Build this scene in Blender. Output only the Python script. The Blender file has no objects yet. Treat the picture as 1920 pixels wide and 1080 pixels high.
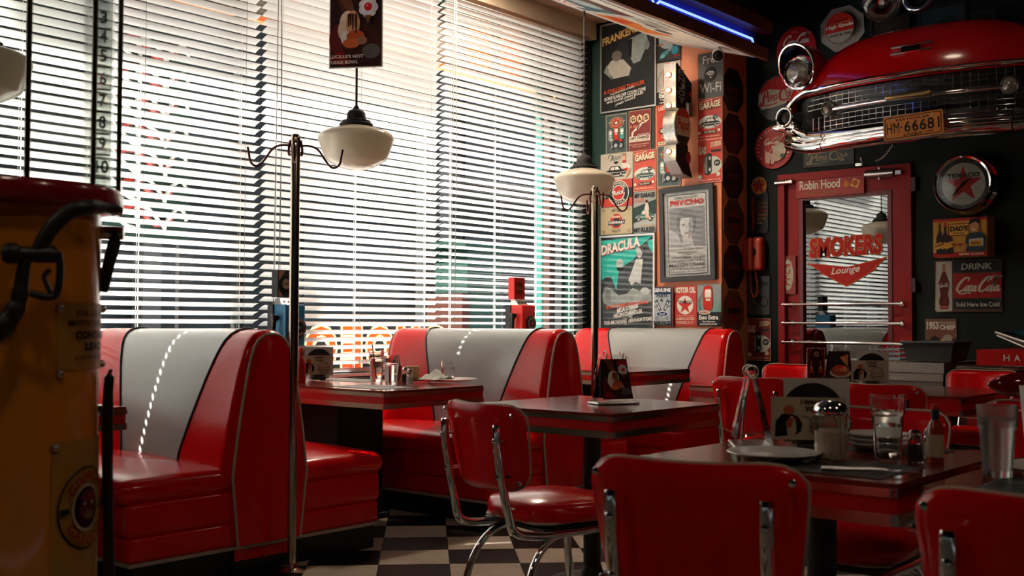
import bpy, bmesh, math, random
import numpy as np
from mathutils import Vector, Matrix
random.seed(7)
SC = bpy.context.scene
COL = SC.collection
PI = math.pi
# ---------------------------------------------------------------- camera
FPX = 2080.0
CAM = Vector((0, 0, 1.105))
PITCH, ROLL = 0.0322, 0.0036
_d = Vector((.7593, .6508, 0)).normalized(); _r = Vector((_d.y, -_d.x, 0)); _z = Vector((0, 0, 1))
_F = _d*math.cos(PITCH) + _z*math.sin(PITCH)
_U0 = -_d*math.sin(PITCH) + _z*math.cos(PITCH)
_R = _r*math.cos(ROLL) + _U0*math.sin(ROLL)
_U = -_r*math.sin(ROLL) + _U0*math.cos(ROLL)
cd = bpy.data.cameras.new('camera'); cam = bpy.data.objects.new('camera', cd); COL.objects.link(cam)
m = Matrix((_R, _U, -_F)).transposed().to_4x4(); m.translation = CAM
cam.matrix_world = m
cd.sensor_width = 36; cd.lens = FPX/1920*36; cd.clip_start = .05; cd.clip_end = 200
cd.dof.use_dof = True; cd.dof.focus_distance = 6.6; cd.dof.aperture_fstop = 6.3
SC.camera = cam
# ---------------------------------------------------------------- light and exposure
SC.view_settings.view_transform = 'Standard'; SC.view_settings.look = 'None'
SC.view_settings.gamma = 1; SC.view_settings.use_curve_mapping = False
SC.view_settings.exposure = 0.18
wd = bpy.data.worlds.new('sky'); SC.world = wd; wd.use_nodes = True
nt = wd.node_tree; bg = nt.nodes['Background']
bg.inputs[0].default_value = (.80, .90, 1.0, 1); bg.inputs[1].default_value = 3.6
sl = bpy.data.lights.new('sun', 'SUN'); sl.energy = 46; sl.angle = .009; sl.color = (1, .95, .87)
so = bpy.data.objects.new('sun', sl); COL.objects.link(so)
so.rotation_euler = Vector((1, -.77, -1.25)).to_track_quat('-Z', 'Y').to_euler()
def ray(px, py): return _F + _R*((px-960)/FPX) + _U*((540-py)/FPX)
def onX(px, py, X): d = ray(px, py); return CAM + d*((X-CAM.x)/d.x)
def onY(px, py, Y): d = ray(px, py); return CAM + d*((Y-CAM.y)/d.y)
def onZ(px, py, Z): d = ray(px, py); return CAM + d*((Z-CAM.z)/d.z)
def onW(px, py, w): return CAM + ray(px, py)*w
# ---------------------------------------------------------------- materials
def lin(h):
    if not isinstance(h, str): return tuple(h[:3])
    h = h.lstrip('#'); o = []
    for i in (0, 2, 4):
        c = int(h[i:i+2], 16)/255
        o.append(c/12.92 if c <= .04045 else ((c+.055)/1.055)**2.4)
    return tuple(o)
_mats = {}
def MAT(name, col, rough=.5, metal=0., spec=.5, noise=.08, scale=30., bump=0., bscale=200., coat=0.):
    if name in _mats: return _mats[name]
    mt = bpy.data.materials.new(name); mt.use_nodes = True; t = mt.node_tree; N = t.nodes; L = t.links
    b = N['Principled BSDF']; c = lin(col)
    tc = N.new('ShaderNodeTexCoord'); nz = N.new('ShaderNodeTexNoise'); nz.inputs['Scale'].default_value = scale
    nz.inputs['Detail'].default_value = 3
    L.new(tc.outputs['Object'], nz.inputs['Vector'])
    mx = N.new('ShaderNodeMix'); mx.data_type = 'RGBA'
    mx.inputs[6].default_value = (*[max(0, v*(1-noise)) for v in c], 1); mx.inputs[7].default_value = (*[min(1, v*(1+noise)) for v in c], 1)
    L.new(nz.outputs['Fac'], mx.inputs[0]); L.new(mx.outputs[2], b.inputs['Base Color'])
    b.inputs['Roughness'].default_value = rough; b.inputs['Metallic'].default_value = metal
    b.inputs['Specular IOR Level'].default_value = spec
    if coat: b.inputs['Coat Weight'].default_value = coat; b.inputs['Coat Roughness'].default_value = .06
    if bump:
        n2 = N.new('ShaderNodeTexNoise'); n2.inputs['Scale'].default_value = bscale; L.new(tc.outputs['Object'], n2.inputs['Vector'])
        bp = N.new('ShaderNodeBump'); bp.inputs['Strength'].default_value = bump; bp.inputs['Distance'].default_value = .002
        L.new(n2.outputs['Fac'], bp.inputs['Height']); L.new(bp.outputs['Normal'], b.inputs['Normal'])
    _mats[name] = mt; return mt
def EMIT(name, col, s):
    if name in _mats: return _mats[name]
    mt = bpy.data.materials.new(name); mt.use_nodes = True; b = mt.node_tree.nodes['Principled BSDF']
    b.inputs['Base Color'].default_value = (*lin(col), 1); b.inputs['Emission Color'].default_value = (*lin(col), 1)
    b.inputs['Emission Strength'].default_value = s
    _mats[name] = mt; return mt
def PANE(name, refl=.1, tint=(1, 1, 1), rough=0., graze=.5):
    """thin clear sheet: see-through plus a mirror reflection"""
    if name in _mats: return _mats[name]
    mt = bpy.data.materials.new(name); mt.use_nodes = True; t = mt.node_tree; N = t.nodes; L = t.links
    for n in list(N):
        if n.type == 'BSDF_PRINCIPLED': N.remove(n)
    o = [n for n in N if n.type == 'OUTPUT_MATERIAL'][0]
    tr = N.new('ShaderNodeBsdfTransparent'); tr.inputs[0].default_value = (*tint, 1)
    gl = N.new('ShaderNodeBsdfGlossy'); gl.inputs['Roughness'].default_value = rough
    lw = N.new('ShaderNodeLayerWeight'); lw.inputs[0].default_value = .25
    mp = N.new('ShaderNodeMapRange'); mp.inputs[3].default_value = refl; mp.inputs[4].default_value = min(1, refl+graze)
    L.new(lw.outputs['Fresnel'], mp.inputs[0])
    mx = N.new('ShaderNodeMixShader'); L.new(mp.outputs[0], mx.inputs[0]); L.new(tr.outputs[0], mx.inputs[1]); L.new(gl.outputs[0], mx.inputs[2])
    L.new(mx.outputs[0], o.inputs[0]); _mats[name] = mt; return mt
def GLASS(name, col=(1, 1, 1), rough=0., ior=1.45):
    if name in _mats: return _mats[name]
    mt = bpy.data.materials.new(name); mt.use_nodes = True; b = mt.node_tree.nodes['Principled BSDF']
    b.inputs['Base Color'].default_value = (*lin(col), 1); b.inputs['Transmission Weight'].default_value = 1
    b.inputs['Roughness'].default_value = rough; b.inputs['IOR'].default_value = ior
    _mats[name] = mt; return mt
def OPAL(name, col):
    if name in _mats: return _mats[name]
    mt = bpy.data.materials.new(name); mt.use_nodes = True; t = mt.node_tree; N = t.nodes; L = t.links
    b = N['Principled BSDF']; b.inputs['Base Color'].default_value = (*lin(col), 1); b.inputs['Roughness'].default_value = .12
    o = [n for n in N if n.type == 'OUTPUT_MATERIAL'][0]
    tr = N.new('ShaderNodeBsdfTranslucent'); tr.inputs[0].default_value = (*lin(col), 1)
    mx = N.new('ShaderNodeMixShader'); mx.inputs[0].default_value = .38
    L.new(b.outputs[0], mx.inputs[1]); L.new(tr.outputs[0], mx.inputs[2]); L.new(mx.outputs[0], o.inputs[0])
    _mats[name] = mt; return mt
def PRINT(name='enamel_print', rough=.32):
    if name in _mats: return _mats[name]
    mt = bpy.data.materials.new(name); mt.use_nodes = True; t = mt.node_tree; N = t.nodes; L = t.links
    b = N['Principled BSDF']; a = N.new('ShaderNodeAttribute'); a.attribute_name = 'Col'
    tc = N.new('ShaderNodeTexCoord'); nz = N.new('ShaderNodeTexNoise'); nz.inputs['Scale'].default_value = 25; nz.inputs['Detail'].default_value = 5
    L.new(tc.outputs['Object'], nz.inputs['Vector'])
    mp = N.new('ShaderNodeMapRange'); mp.inputs[1].default_value = .3; mp.inputs[2].default_value = .7; mp.inputs[3].default_value = .95; mp.inputs[4].default_value = 1.2
    L.new(nz.outputs['Fac'], mp.inputs[0])
    mx = N.new('ShaderNodeMix'); mx.data_type = 'RGBA'; mx.blend_type = 'MULTIPLY'; mx.inputs[0].default_value = 1
    L.new(a.outputs['Color'], mx.inputs[6]); L.new(mp.outputs[0], mx.inputs[7]); L.new(mx.outputs[2], b.inputs['Base Color'])
    b.inputs['Roughness'].default_value = rough+.12; b.inputs['Specular IOR Level'].default_value = .22; _mats[name] = mt; return mt
RED = MAT('red_vinyl', (.68, .003, .004), .20, spec=.26, bump=.05, bscale=140, noise=.05, coat=.2)
GREY = MAT('silver_vinyl', (.35, .365, .35), .18, bump=.06, bscale=160, noise=.03, coat=.3)
CHROME = MAT('chrome', (.80, .80, .79), .07, 1, noise=.02)
STEEL = MAT('brushed_steel', (.55, .54, .51), .28, 1, noise=.1)
NICKEL = MAT('aged_nickel', (.56, .45, .34), .16, 1, noise=.15)
COPPER = MAT('dark_copper', (.16, .035, .03), .3, .7)
BLACK = MAT('black_paint', (.008, .008, .009), .35)
MATTE = MAT('matte_black', (.012, .012, .013), .8)
RUBBER = MAT('black_rubber', (.010, .009, .009), .45)
PIPEW = MAT('white_piping', (.42, .34, .26), .5)
PIPEK = MAT('black_piping', (.02, .015, .015), .4)
TOP = MAT('maroon_laminate', (.17, .020, .012), .15, noise=.3, scale=14)
WHITE = MAT('white_china', (.66, .63, .57), .14)
PAPER = MAT('white_card', (.68, .64, .57), .6)
DARKRED = MAT('dark_red_paint', (.30, .006, .006), .42, spec=.25, noise=.1)
CARRED = MAT('car_red', (.50, .003, .004), .16, noise=.03, coat=.7)
CLEAR = PANE('clear_acrylic', .05)
TUMBLER = GLASS('drinking_glass', (.97, .98, .97))
WATER = GLASS('water', (.97, .985, .98), 0, 1.33)
# ---------------------------------------------------------------- mesh helpers
def tag(o, label=None, cat=None, group=None, kind=None):
    if label: o['label'] = label
    if cat: o['category'] = cat
    if group: o['group'] = group
    if kind: o['kind'] = kind
    return o
def T(name, label, cat, loc=(0, 0, 0), rz=0., group=None):
    o = bpy.data.objects.new(name, None); COL.objects.link(o); o.empty_display_size = .1
    o.location = loc; o.rotation_euler = (0, 0, rz); return tag(o, label, cat, group)
def dup(root, loc, rz, label=None, group=None):
    r = root.copy(); COL.objects.link(r); r.location = loc; r.rotation_euler = (0, 0, rz)
    if label: r['label'] = label
    if group: r['group'] = group
    for ch in list(root.children):
        c = ch.copy(); COL.objects.link(c); c.parent = r
        for g in list(ch.children):
            d = g.copy(); COL.objects.link(d); d.parent = c
    return r
def link(name, me, parent=None, loc=None):
    o = bpy.data.objects.new(name, me); COL.objects.link(o)
    if parent: o.parent = parent
    if loc: o.location = loc
    return o
def smooth(me, ang=40):
    me.polygons.foreach_set('use_smooth', [True]*len(me.polygons))
    try: me.set_sharp_from_angle(angle=math.radians(ang))
    except Exception: pass
class B:
    def __init__(s): s.v = []; s.f = []
    def add(s, v, f):
        n = len(s.v); s.v += [tuple(p) for p in v]; s.f += [tuple(i+n for i in q) for q in f]; return s
    def box(s, c, d, rot=None):
        x, y, z = d[0]/2, d[1]/2, d[2]/2
        v = [Vector((i, j, k)) for i in (-x, x) for j in (-y, y) for k in (-z, z)]
        if rot: v = [rot @ p for p in v]
        c = Vector(c)
        return s.add([p+c for p in v], [(0, 1, 3, 2), (4, 6, 7, 5), (0, 4, 5, 1), (2, 3, 7, 6), (0, 2, 6, 4), (1, 5, 7, 3)])
    def box2(s, a, b): return s.box([(a[i]+b[i])/2 for i in range(3)], [abs(b[i]-a[i]) for i in range(3)])
    def lathe(s, prof, n=32, c=(0, 0, 0), ax=None, ry=1., cap=True):
        """profile of (radius, height)"""
        c = Vector(c); M = ax if ax else Matrix.Identity(3); v = []; f = []; k = len(prof)
        for r, h in prof:
            for i in range(n):
                a = 2*PI*i/n; v.append(c + M @ Vector((r*math.cos(a), r*math.sin(a)*ry, h)))
        for j in range(k-1):
            for i in range(n):
                f.append((j*n+i, j*n+(i+1) % n, (j+1)*n+(i+1) % n, (j+1)*n+i))
        if cap and prof[0][0] > 1e-6: f.append(tuple(range(n-1, -1, -1)))
        if cap and prof[-1][0] > 1e-6: f.append(tuple((k-1)*n+i for i in range(n)))
        return s.add(v, f)
    def cyl(s, a, b, r, r2=None, n=16):
        a = Vector(a); b = Vector(b); q = (b-a).to_track_quat('Z', 'Y').to_matrix()
        return s.lathe([(r, 0), (r if r2 is None else r2, (b-a).length)], n, a, q)
    def tube(s, pts, r, n=8, closed=False, sub=0, ry=1.):
        P = [Vector(p) for p in pts]
        if sub: P = crom(P, sub, closed)
        k = len(P); v = []; f = []; up = None
        for i in range(k):
            if closed: t = P[(i+1) % k]-P[i-1]
            else: t = P[min(i+1, k-1)]-P[max(i-1, 0)]
            t.normalize()
            if up is None: up = t.orthogonal().normalized() if abs(t.z) > .95 else Vector((0, 0, 1))
            sd = t.cross(up)
            if sd.length < 1e-4: sd = t.orthogonal()
            sd.normalize(); up2 = sd.cross(t).normalized(); up = up2
            rr = r[i*(len(r)-1)//max(1, k-1)] if isinstance(r, (list, tuple)) else r
            for j in range(n):
                a = 2*PI*j/n; v.append(P[i] + sd*(rr*math.cos(a)*ry) + up2*(rr*math.sin(a)))
        for i in range(k if closed else k-1):
            for j in range(n):
                a, b = i*n, ((i+1) % k)*n
                f.append((a+j, a+(j+1) % n, b+(j+1) % n, b+j))
        if not closed: f.append(tuple(range(n-1, -1, -1))); f.append(tuple((k-1)*n+j for j in range(n)))
        return s.add(v, f)
    def prism(s, poly, t0, t1, M=None, o=(0, 0, 0)):
        """2-D outline (counter-clockwise) extruded along its local z"""
        o = Vector(o); n = len(poly); M = M or Matrix.Identity(3)
        v = [o + M @ Vector((x, y, t0)) for x, y in poly] + [o + M @ Vector((x, y, t1)) for x, y in poly]
        f = [tuple(range(n-1, -1, -1)), tuple(range(n, 2*n))] + [(i, (i+1) % n, n+(i+1) % n, n+i) for i in range(n)]
        return s.add(v, f)
    def grid(s, fn, nu, nv):
        n0 = len(s.v)
        for i in range(nu+1):
            for j in range(nv+1): s.v.append(tuple(fn(i/nu, j/nv)))
        for i in range(nu):
            for j in range(nv):
                a = n0+i*(nv+1)+j; s.f.append((a, a+nv+1, a+nv+2, a+1))
        return s
    def soft(s, c, d, r, crown=0., n=6, axis=2):
        """cushion: box with rounded edges and a crowned top"""
        h = [x/2 for x in d]; r = min(r, min(h)*.999)
        def smp(hh):
            e = [hh-r+r*q for q in (0, .35, .65, .88, 1)]; i = [(-hh+r)+(2*(hh-r))*k/n for k in range(1, n)]
            return [-q for q in e[::-1]] + i + e
        S = [smp(x) for x in h]; idx = {}; v = []; f = []
        def vert(p):
            key = tuple(round(q, 6) for q in p)
            if key in idx: return idx[key]
            inn = [max(-h[k]+r, min(h[k]-r, p[k])) for k in range(3)]
            dv = Vector([p[k]-inn[k] for k in range(3)])
            if dv.length > 1e-9: dv.normalize()
            q = Vector(inn)+dv*r
            if crown and q[2] > 0:
                q.z += crown*(1-abs(q.x/h[0])**2.2)*(1-abs(q.y/h[1])**2.2)*(q.z/h[2])
            idx[key] = len(v); v.append(q+Vector(c)); return idx[key]
        for a in range(3):
            u, w = (a+1) % 3, (a+2) % 3
            for sg in (-1, 1):
                for i in range(len(S[u])-1):
                    for j in range(len(S[w])-1):
                        q = []
                        for du, dw in ((0, 0), (1, 0), (1, 1), (0, 1)):
                            p = [0, 0, 0]; p[a] = sg*h[a]; p[u] = S[u][i+du]; p[w] = S[w][j+dw]; q.append(vert(p))
                        if len(set(q)) > 2: f.append(tuple(q if sg > 0 else q[::-1]))
        return s.add(v, f)
    def obj(s, name, mat, parent=None, sm=True, ang=40, loc=None):
        me = bpy.data.meshes.new(name); me.from_pydata(s.v, [], s.f); me.update()
        if mat: me.materials.append(mat)
        if sm: smooth(me, ang)
        return link(name, me, parent, loc)
def crom(P, k, closed=False):
    P = [Vector(p) for p in P]; o = []; n = len(P)
    for i in range(n if closed else n-1):
        g = (lambda j: P[j % n]) if closed else (lambda j: P[max(0, min(n-1, j))])
        p0, p1, p2, p3 = g(i-1), g(i), g(i+1), g(i+2)
        for j in range(k):
            t = j/k; o.append(.5*((2*p1)+(p2-p0)*t+(2*p0-5*p1+4*p2-p3)*t*t+(3*p1-p0-3*p2+p3)*t**3))
    if not closed: o.append(P[-1])
    return o
def rrect(x0, y0, x1, y1, r, n=5):
    o = []
    for cx, cy, a0 in ((x1-r, y1-r, 0), (x0+r, y1-r, 90), (x0+r, y0+r, 180), (x1-r, y0+r, 270)):
        for i in range(n+1):
            a = math.radians(a0+90*i/n); o.append((cx+r*math.cos(a), cy+r*math.sin(a)))
    return o
# ---------------------------------------------------------------- flat print
_g = {}
def glyphs(s, bold=0., shear=0., sp=1.):
    key = (s, bold, shear, sp)
    if key in _g: return _g[key]
    cu = bpy.data.curves.new('t', 'FONT'); cu.body = s; cu.size = 1; cu.offset = bold; cu.shear = shear
    cu.space_character = sp; cu.resolution_u = 3
    ob = bpy.data.objects.new('t', cu); me = ob.to_mesh()
    v = [(p.co.x, p.co.y) for p in me.vertices]; f = [tuple(p.vertices) for p in me.polygons]
    ob.to_mesh_clear(); bpy.data.objects.remove(ob); bpy.data.curves.remove(cu)
    xs = [p[0] for p in v]; ys = [p[1] for p in v]; x0, y0 = min(xs), min(ys); w = max(xs)-x0; h = max(ys)-y0
    _g[key] = ([((p[0]-x0)/w, (p[1]-y0)/h) for p in v], f); return _g[key]
def ell(cx, cy, rx, ry, n=28, a0=0, a1=360):
    m = n if a1-a0 == 360 else n+1
    return [(cx+rx*math.cos(math.radians(a0+(a1-a0)*i/n)), cy+ry*math.sin(math.radians(a0+(a1-a0)*i/n))) for i in range(m)]
class Art:
    """flat print in its own plane; x 0..1, y 0..1 over a w by h board"""
    def __init__(s, w, h): s.w, s.h = w, h; s.L = {0: ([], [], []), 1: ([], [], [])}; s.n = 1
    def put(s, v, f, col, k=0):
        V, F, C = s.L[k]; n = len(V); z = .0005*s.n; s.n += 1
        V += [((x-.5)*s.w, (y-.5)*s.h, z) for x, y in v]; F += [tuple(i+n for i in q) for q in f]; C += [lin(col)]*len(v); return s
    def p(s, pts, col): return s.put(pts, [tuple(range(len(pts)))], col)
    def r(s, x0, y0, x1, y1, col): return s.p([(x0, y0), (x1, y0), (x1, y1), (x0, y1)], col)
    def e(s, cx, cy, rx, ry, col, n=28): return s.p(ell(cx, cy, rx, ry, n), col)
    def o(s, cx, cy, ry, col, n=32, asp=None):
        """true circle, radius in board heights"""
        return s.e(cx, cy, ry*s.h/s.w, ry, col, n)
    def ring(s, cx, cy, ry, th, col, n=40):
        rx = ry*s.h/s.w; a = ell(cx, cy, rx, ry, n); b = ell(cx, cy, rx*(1-th), ry*(1-th), n)
        return s.put(a+b, [(i, (i+1) % n, n+(i+1) % n, n+i) for i in range(n)], col)
    def rim(s, t, col):
        tx, ty = t*s.h/s.w, t
        a = [(0, 0), (1, 0), (1, 1), (0, 1)]; b = [(tx, ty), (1-tx, ty), (1-tx, 1-ty), (tx, 1-ty)]
        return s.put(a+b, [(i, (i+1) % 4, 4+(i+1) % 4, 4+i) for i in range(4)], col)
    def star(s, cx, cy, ry, col, rot=90, inn=.382):
        q = s.h/s.w
        return s.p([(cx+q*(ry if i % 2 == 0 else ry*inn)*math.cos(math.radians(rot+36*i)), cy+(ry if i % 2 == 0 else ry*inn)*math.sin(math.radians(rot+36*i))) for i in range(10)], col)
    def t(s, txt, x0, y0, x1, y1, col, bold=.02, shear=0., sp=1., rise=0., vert=False):
        if vert:
            n = len(txt); d = (y1-y0)/n
            for i, ch in enumerate(txt):
                if ch != ' ': s.t(ch, x0, y1-d*(i+.92), x1, y1-d*(i+.08), col, bold)
            return s
        v, f = glyphs(txt, bold, shear, sp)
        return s.put([(x0+(x1-x0)*x, y0+(y1-y0)*y+rise*x) for x, y in v], f, col, 1)
    def arc(s, txt, cx, cy, r, th, a0, a1, col, bold=.02, under=False, sp=1.15):
        v, f = glyphs(txt, bold, 0, sp); o = []; q = s.h/s.w
        for x, y in v:
            a = math.radians(a0+(a1-a0)*x); R = r+th*((1-y) if under else y)
            o.append((cx+R*q*math.cos(a), cy+R*math.sin(a)))
        return s.put(o, f, col, 1)
    def stroke(s, pts, wid, col, k=1, sub=6):
        """pen stroke through points, width tapering at the ends; width in board heights"""
        P = [Vector((x*s.w/s.h, y, 0)) for x, y in pts]; P = crom(P, sub); n = len(P); v = []; f = []
        for i in range(n):
            t = (P[min(i+1, n-1)]-P[max(0, i-1)]).normalized(); nn = Vector((-t.y, t.x, 0))
            e = min(1, .35+4*min(i, n-1-i)/n)*(.55+.45*abs(t.y))*wid/2
            for q in (P[i]+nn*e, P[i]-nn*e): v.append((q.x*s.h/s.w, q.y))
        for i in range(n-1): f.append((2*i, 2*i+1, 2*i+3, 2*i+2))
        return s.put(v, f, col, k)
    def cola(s, x0, y0, x1, y1, col, wd=.15):
        """flowing two-word soda script"""
        X = lambda a, b: (x0+(x1-x0)*(a+b*.16), y0+(y1-y0)*b); w = wd*(y1-y0)
        S = lambda pts, k=1.: s.stroke([X(a, b) for a, b in pts], w*k, col)
        S([(.18, .72), (.17, .9), (.10, .92), (.03, .7), (.0, .35), (.04, .12), (.12, .14), (.17, .3)], 1.25)
        S([(.04, .1), (.14, -.04), (.28, .02), (.36, -.03)], .9)
        def oo(a, b=.36): S([(a, .46), (a-.035, .3), (a-.01, .12), (a+.03, .2), (a+.035, .4), (a, .46)], .95)
        oo(.212); S([(.318, .40), (.29, .46), (.262, .28), (.285, .12), (.328, .2)]); oo(.372); S([(.405, .46), (.405, .2), (.43, .12), (.46, .2)])
        S([(.455, .36), (.485, .36)], .7)
        S([(.69, .74), (.68, .92), (.60, .94), (.53, .7), (.50, .35), (.54, .12), (.62, .14), (.67, .3)], 1.25)
        S([(.62, .66), (.70, .98), (.82, .9), (.92, 1.0)], .8)
        oo(.715); S([(.765, .3), (.80, .9), (.815, .98), (.785, .6), (.775, .2), (.80, .1), (.83, .2)]); oo(.875); S([(.91, .46), (.91, .2), (.94, .12), (.98, .24)])
    def pepsi(s, x0, y0, x1, y1, col, wd=.13):
        X = lambda a, b: (x0+(x1-x0)*a, y0+(y1-y0)*b); w = wd*(y1-y0)
        S = lambda pts, k=1.: s.stroke([X(a, b) for a, b in pts], w*k, col)
        S([(.13, .92), (.10, .5), (.07, .12), (.02, .06), (.0, .2), (.05, .3)], 1.25)
        S([(.02, .72), (.06, .92), (.16, .98), (.22, .82), (.18, .6), (.11, .52)], 1.1)
        S([(.07, .1), (.25, .06), (.42, .12), (.50, .2)], .8)
        q = lambda t, a, b, c, d: s.t(t, *X(a, b), *X(c, d), col, .03)
        q('EPSI', .21, .28, .46, .66); q('-', .475, .42, .505, .48)
        S([(.70, .74), (.68, .94), (.60, .92), (.54, .62), (.56, .34), (.64, .26), (.78, .3), (.86, .18), (.76, .1)], 1.25)
        q('OLA', .71, .40, .97, .76)
    def car(s, x0, y0, x1, y1, col, hi='#d8d4c8', dk='#15181a'):
        X = lambda a, b: (x0+(x1-x0)*a, y0+(y1-y0)*b)
        s.p([X(*q) for q in ((0, .25), (.02, .48), (.12, .58), (.28, .62), (.36, .95), (.42, 1), (.66, 1), (.74, .92), (.82, .64), (.97, .56), (1, .4), (.99, .22), (.5, .15))], col)
        s.p([X(*q) for q in ((.34, .64), (.40, .90), (.52, .92), (.52, .64))], hi); s.p([X(*q) for q in ((.55, .64), (.55, .92), (.66, .92), (.74, .64))], hi)
        s.p([X(*q) for q in ((.02, .36), (.98, .36), (.98, .41), (.03, .42))], hi)
        for a in (.2, .79):
            c = X(a, .2); ry = (y1-y0)*.2
            s.o(c[0], c[1], ry, dk); s.o(c[0], c[1], ry*.55, hi); s.o(c[0], c[1], ry*.25, dk)
        return s
    def pump(s, x0, y0, x1, y1, col, hi='#e8e4d8'):
        X = lambda a, b: (x0+(x1-x0)*a, y0+(y1-y0)*b)
        P = rrect(0, 0, 1, 1, .3, 5); s.p([X(a, b) for a, b in P], col)
        s.p([X(a, b) for a, b in rrect(.2, .55, .85, .85, .1, 3)], hi); s.p([X(a, b) for a, b in ((.3, .4), (.75, .4), (.75, .48), (.3, .48))], hi)
        return s
    def mesh(s, parent, bend=None, mat=None, names=('picture', 'lettering'), M=None):
        out = []
        for k in (0, 1):
            V, F, C = s.L[k]
            if not F: continue
            if bend: V = [bend(*q) for q in V]
            if M: V = [tuple(M @ Vector(q)) for q in V]
            me = bpy.data.meshes.new(names[k]); me.from_pydata(V, [], F); me.update()
            ca = me.color_attributes.new('Col', 'FLOAT_COLOR', 'POINT')
            ca.data.foreach_set('color', [x for c in C for x in (*c, 1)])
            me.materials.append(mat or PRINT()); out.append(link(names[k], me, parent))
        return out
WP, WD, WR = 7.55, 7.95, 4.34                        # poster wall, door wall, return wall
MX = Matrix(((0, 0, -1), (-1, 0, 0), (0, 1, 0)))     # board facing -X
MY = Matrix(((1, 0, 0), (0, 0, -1), (0, 1, 0)))      # board facing -Y
def place(px0, py0, px1, py1, wall, off=.012):
    """where a board with that outline hangs on a wall, and its size"""
    fn = {'P': lambda x, y: onX(x, y, WP-off), 'D': lambda x, y: onX(x, y, WD-off), 'R': lambda x, y: onY(x, y, WR-off)}[wall]
    xm, ym = (px0+px1)/2, (py0+py1)/2
    w = (fn(px1, ym)-fn(px0, ym)).length; h = (fn(xm, py1)-fn(xm, py0)).length
    return fn(xm, ym), w, h
def sign(name, label, cat, box, wall, bg, group=None, rnd=.02, th=.006, off=.010, shape=None, rot=0., edge='#3a3a36', frame=None, glass=False, mat=None):
    c, w, h = place(*box, wall, off)
    o = bpy.data.objects.new(name, None); COL.objects.link(o); o.empty_display_size = .05
    M = (MX if wall != 'R' else MY) @ Matrix.Rotation(rot, 3, 'Z')
    o.matrix_world = Matrix.Translation(c) @ M.to_4x4(); tag(o, label, cat, group)
    if shape == 'round': poly = ell(0, 0, w/2, h/2, 40)
    elif shape == 'oct': poly = [(w/2*math.cos(math.radians(22.5+45*i))/.924, h/2*math.sin(math.radians(22.5+45*i))/.924) for i in range(8)]
    elif shape: poly = [((x-.5)*w, (y-.5)*h) for x, y in shape]
    else: poly = rrect(-w/2, -h/2, w/2, h/2, max(.001, rnd*h))
    brd = B().prism(poly, -th, 0).obj('board', MAT('board_'+bg.strip('#'), bg, .38, noise=.12), o, ang=30)
    if frame:
        fc, ft, fd = frame; b = B()
        for x0, y0, x1, y1 in ((-w/2, -h/2, w/2, -h/2+ft), (-w/2, h/2-ft, w/2, h/2), (-w/2, -h/2+ft, -w/2+ft, h/2-ft), (w/2-ft, -h/2+ft, w/2, h/2-ft)):
            b.box2((x0, y0, -th), (x1, y1, fd))
        b.obj('frame', fc, o, sm=False)
    if glass: B().box2((-w/2+.003, -h/2+.003, .0135), (w/2-.003, h/2-.003, .015)).obj('glass_pane', PANE('picture_glass', .02, graze=.12), o, sm=False)
    a = Art(w, h); a.root = brd; a.mt = mat
    return a
def done(a): a.mesh(a.root, mat=a.mt)
# ================================================================ the room
def struct(name, b, mat, parent=None, sm=False):
    o = b.obj(name, mat, parent, sm=sm)
    if not parent: o['kind'] = 'structure'
    return o
XL, YB, ZC, YW = -3.2, -3.2, 3.72, 5.66              # left wall, rear wall, ceiling, window wall (inside face)
DWALL = MAT('dark_wall_paint', (.0055, .0105, .0098), .6, spec=.2, noise=.25, scale=3)
GREEN = MAT('dark_green_paint', (.018, .055, .042), .45, noise=.2, scale=4)
CORAL = MAT('coral_paint', (.72, .25, .12), .6, noise=.06, scale=5)
CEIL = MAT('dark_ceiling', (.016, .013, .012), .8)
WOOD = MAT('brown_trim', (.15, .045, .02), .4, noise=.3, scale=9)
BEIGE = MAT('beige_pelmet', (.42, .34, .24), .5, noise=.15, scale=6)
# floor: base slab, loose tiles near the booths, joined tiles beyond
fl = struct('floor', B().box2((XL, YB, -.12), (9.4, YW+.2, -.006)), MATTE)
TW = MAT('white_floor_tile', (.52, .44, .35), .22, noise=.2, scale=6); TK = MAT('black_floor_tile', (.007, .0065, .006), .35, spec=.12, noise=.2)
TS = .325; tme = {}
for k, mt in ((0, TW), (1, TK)):
    o = B().box((0, 0, -.003), (TS-.003, TS-.003, .006)).obj('floor_tile', mt, fl, sm=False); tme[k] = o.data; bpy.data.objects.remove(o)
rest = {0: B(), 1: B()}; c45 = math.sqrt(.5); R45 = Matrix.Rotation(PI/4, 3, 'Z'); near = []
for i in range(-14, 40):
    for j in range(-30, 26):
        u, v = i*TS+.11, j*TS+.05
        x, y = (u-v)*c45, (u+v)*c45
        if not (XL+.2 < x < 7.8 and YB+.2 < y < 5.5): continue
        if 2.5 < x < 6.6 and .5 < y < 4.35 and len(near) < 290: near.append((x, y, (i+j) % 2))
        else: rest[(i+j) % 2].box((x, y, -.003), (TS-.003, TS-.003, .006), R45)
for x, y, k in near:
    t = link('floor_tile', tme[k], fl, (x, y, 0)); t.rotation_euler = (0, 0, PI/4)
for k in (0, 1):
    o = rest[k].obj('white_tile_field' if k == 0 else 'black_tile_field', (TW, TK)[k], fl, sm=False); o['kind'] = 'stuff'
struct('ceiling', B().box2((XL, YB, ZC), (9.4, YW+.2, ZC+.1)), CEIL)
struct('wall_left', B().box2((XL-.1, YB, 0), (XL, YW+.2, ZC)), DWALL)
struct('wall_rear', B().box2((XL, YB-.1, 0), (9.4, YB, ZC)), DWALL)
WX0, WX1, WZ0, WZ1 = .45, 7.38, .74, 3.56            # window opening
struct('wall_dado', B().box2((XL, YW, 0), (9.4, YW+.18, WZ0)), MAT('dado_black', (.010, .010, .009), .6))
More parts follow.
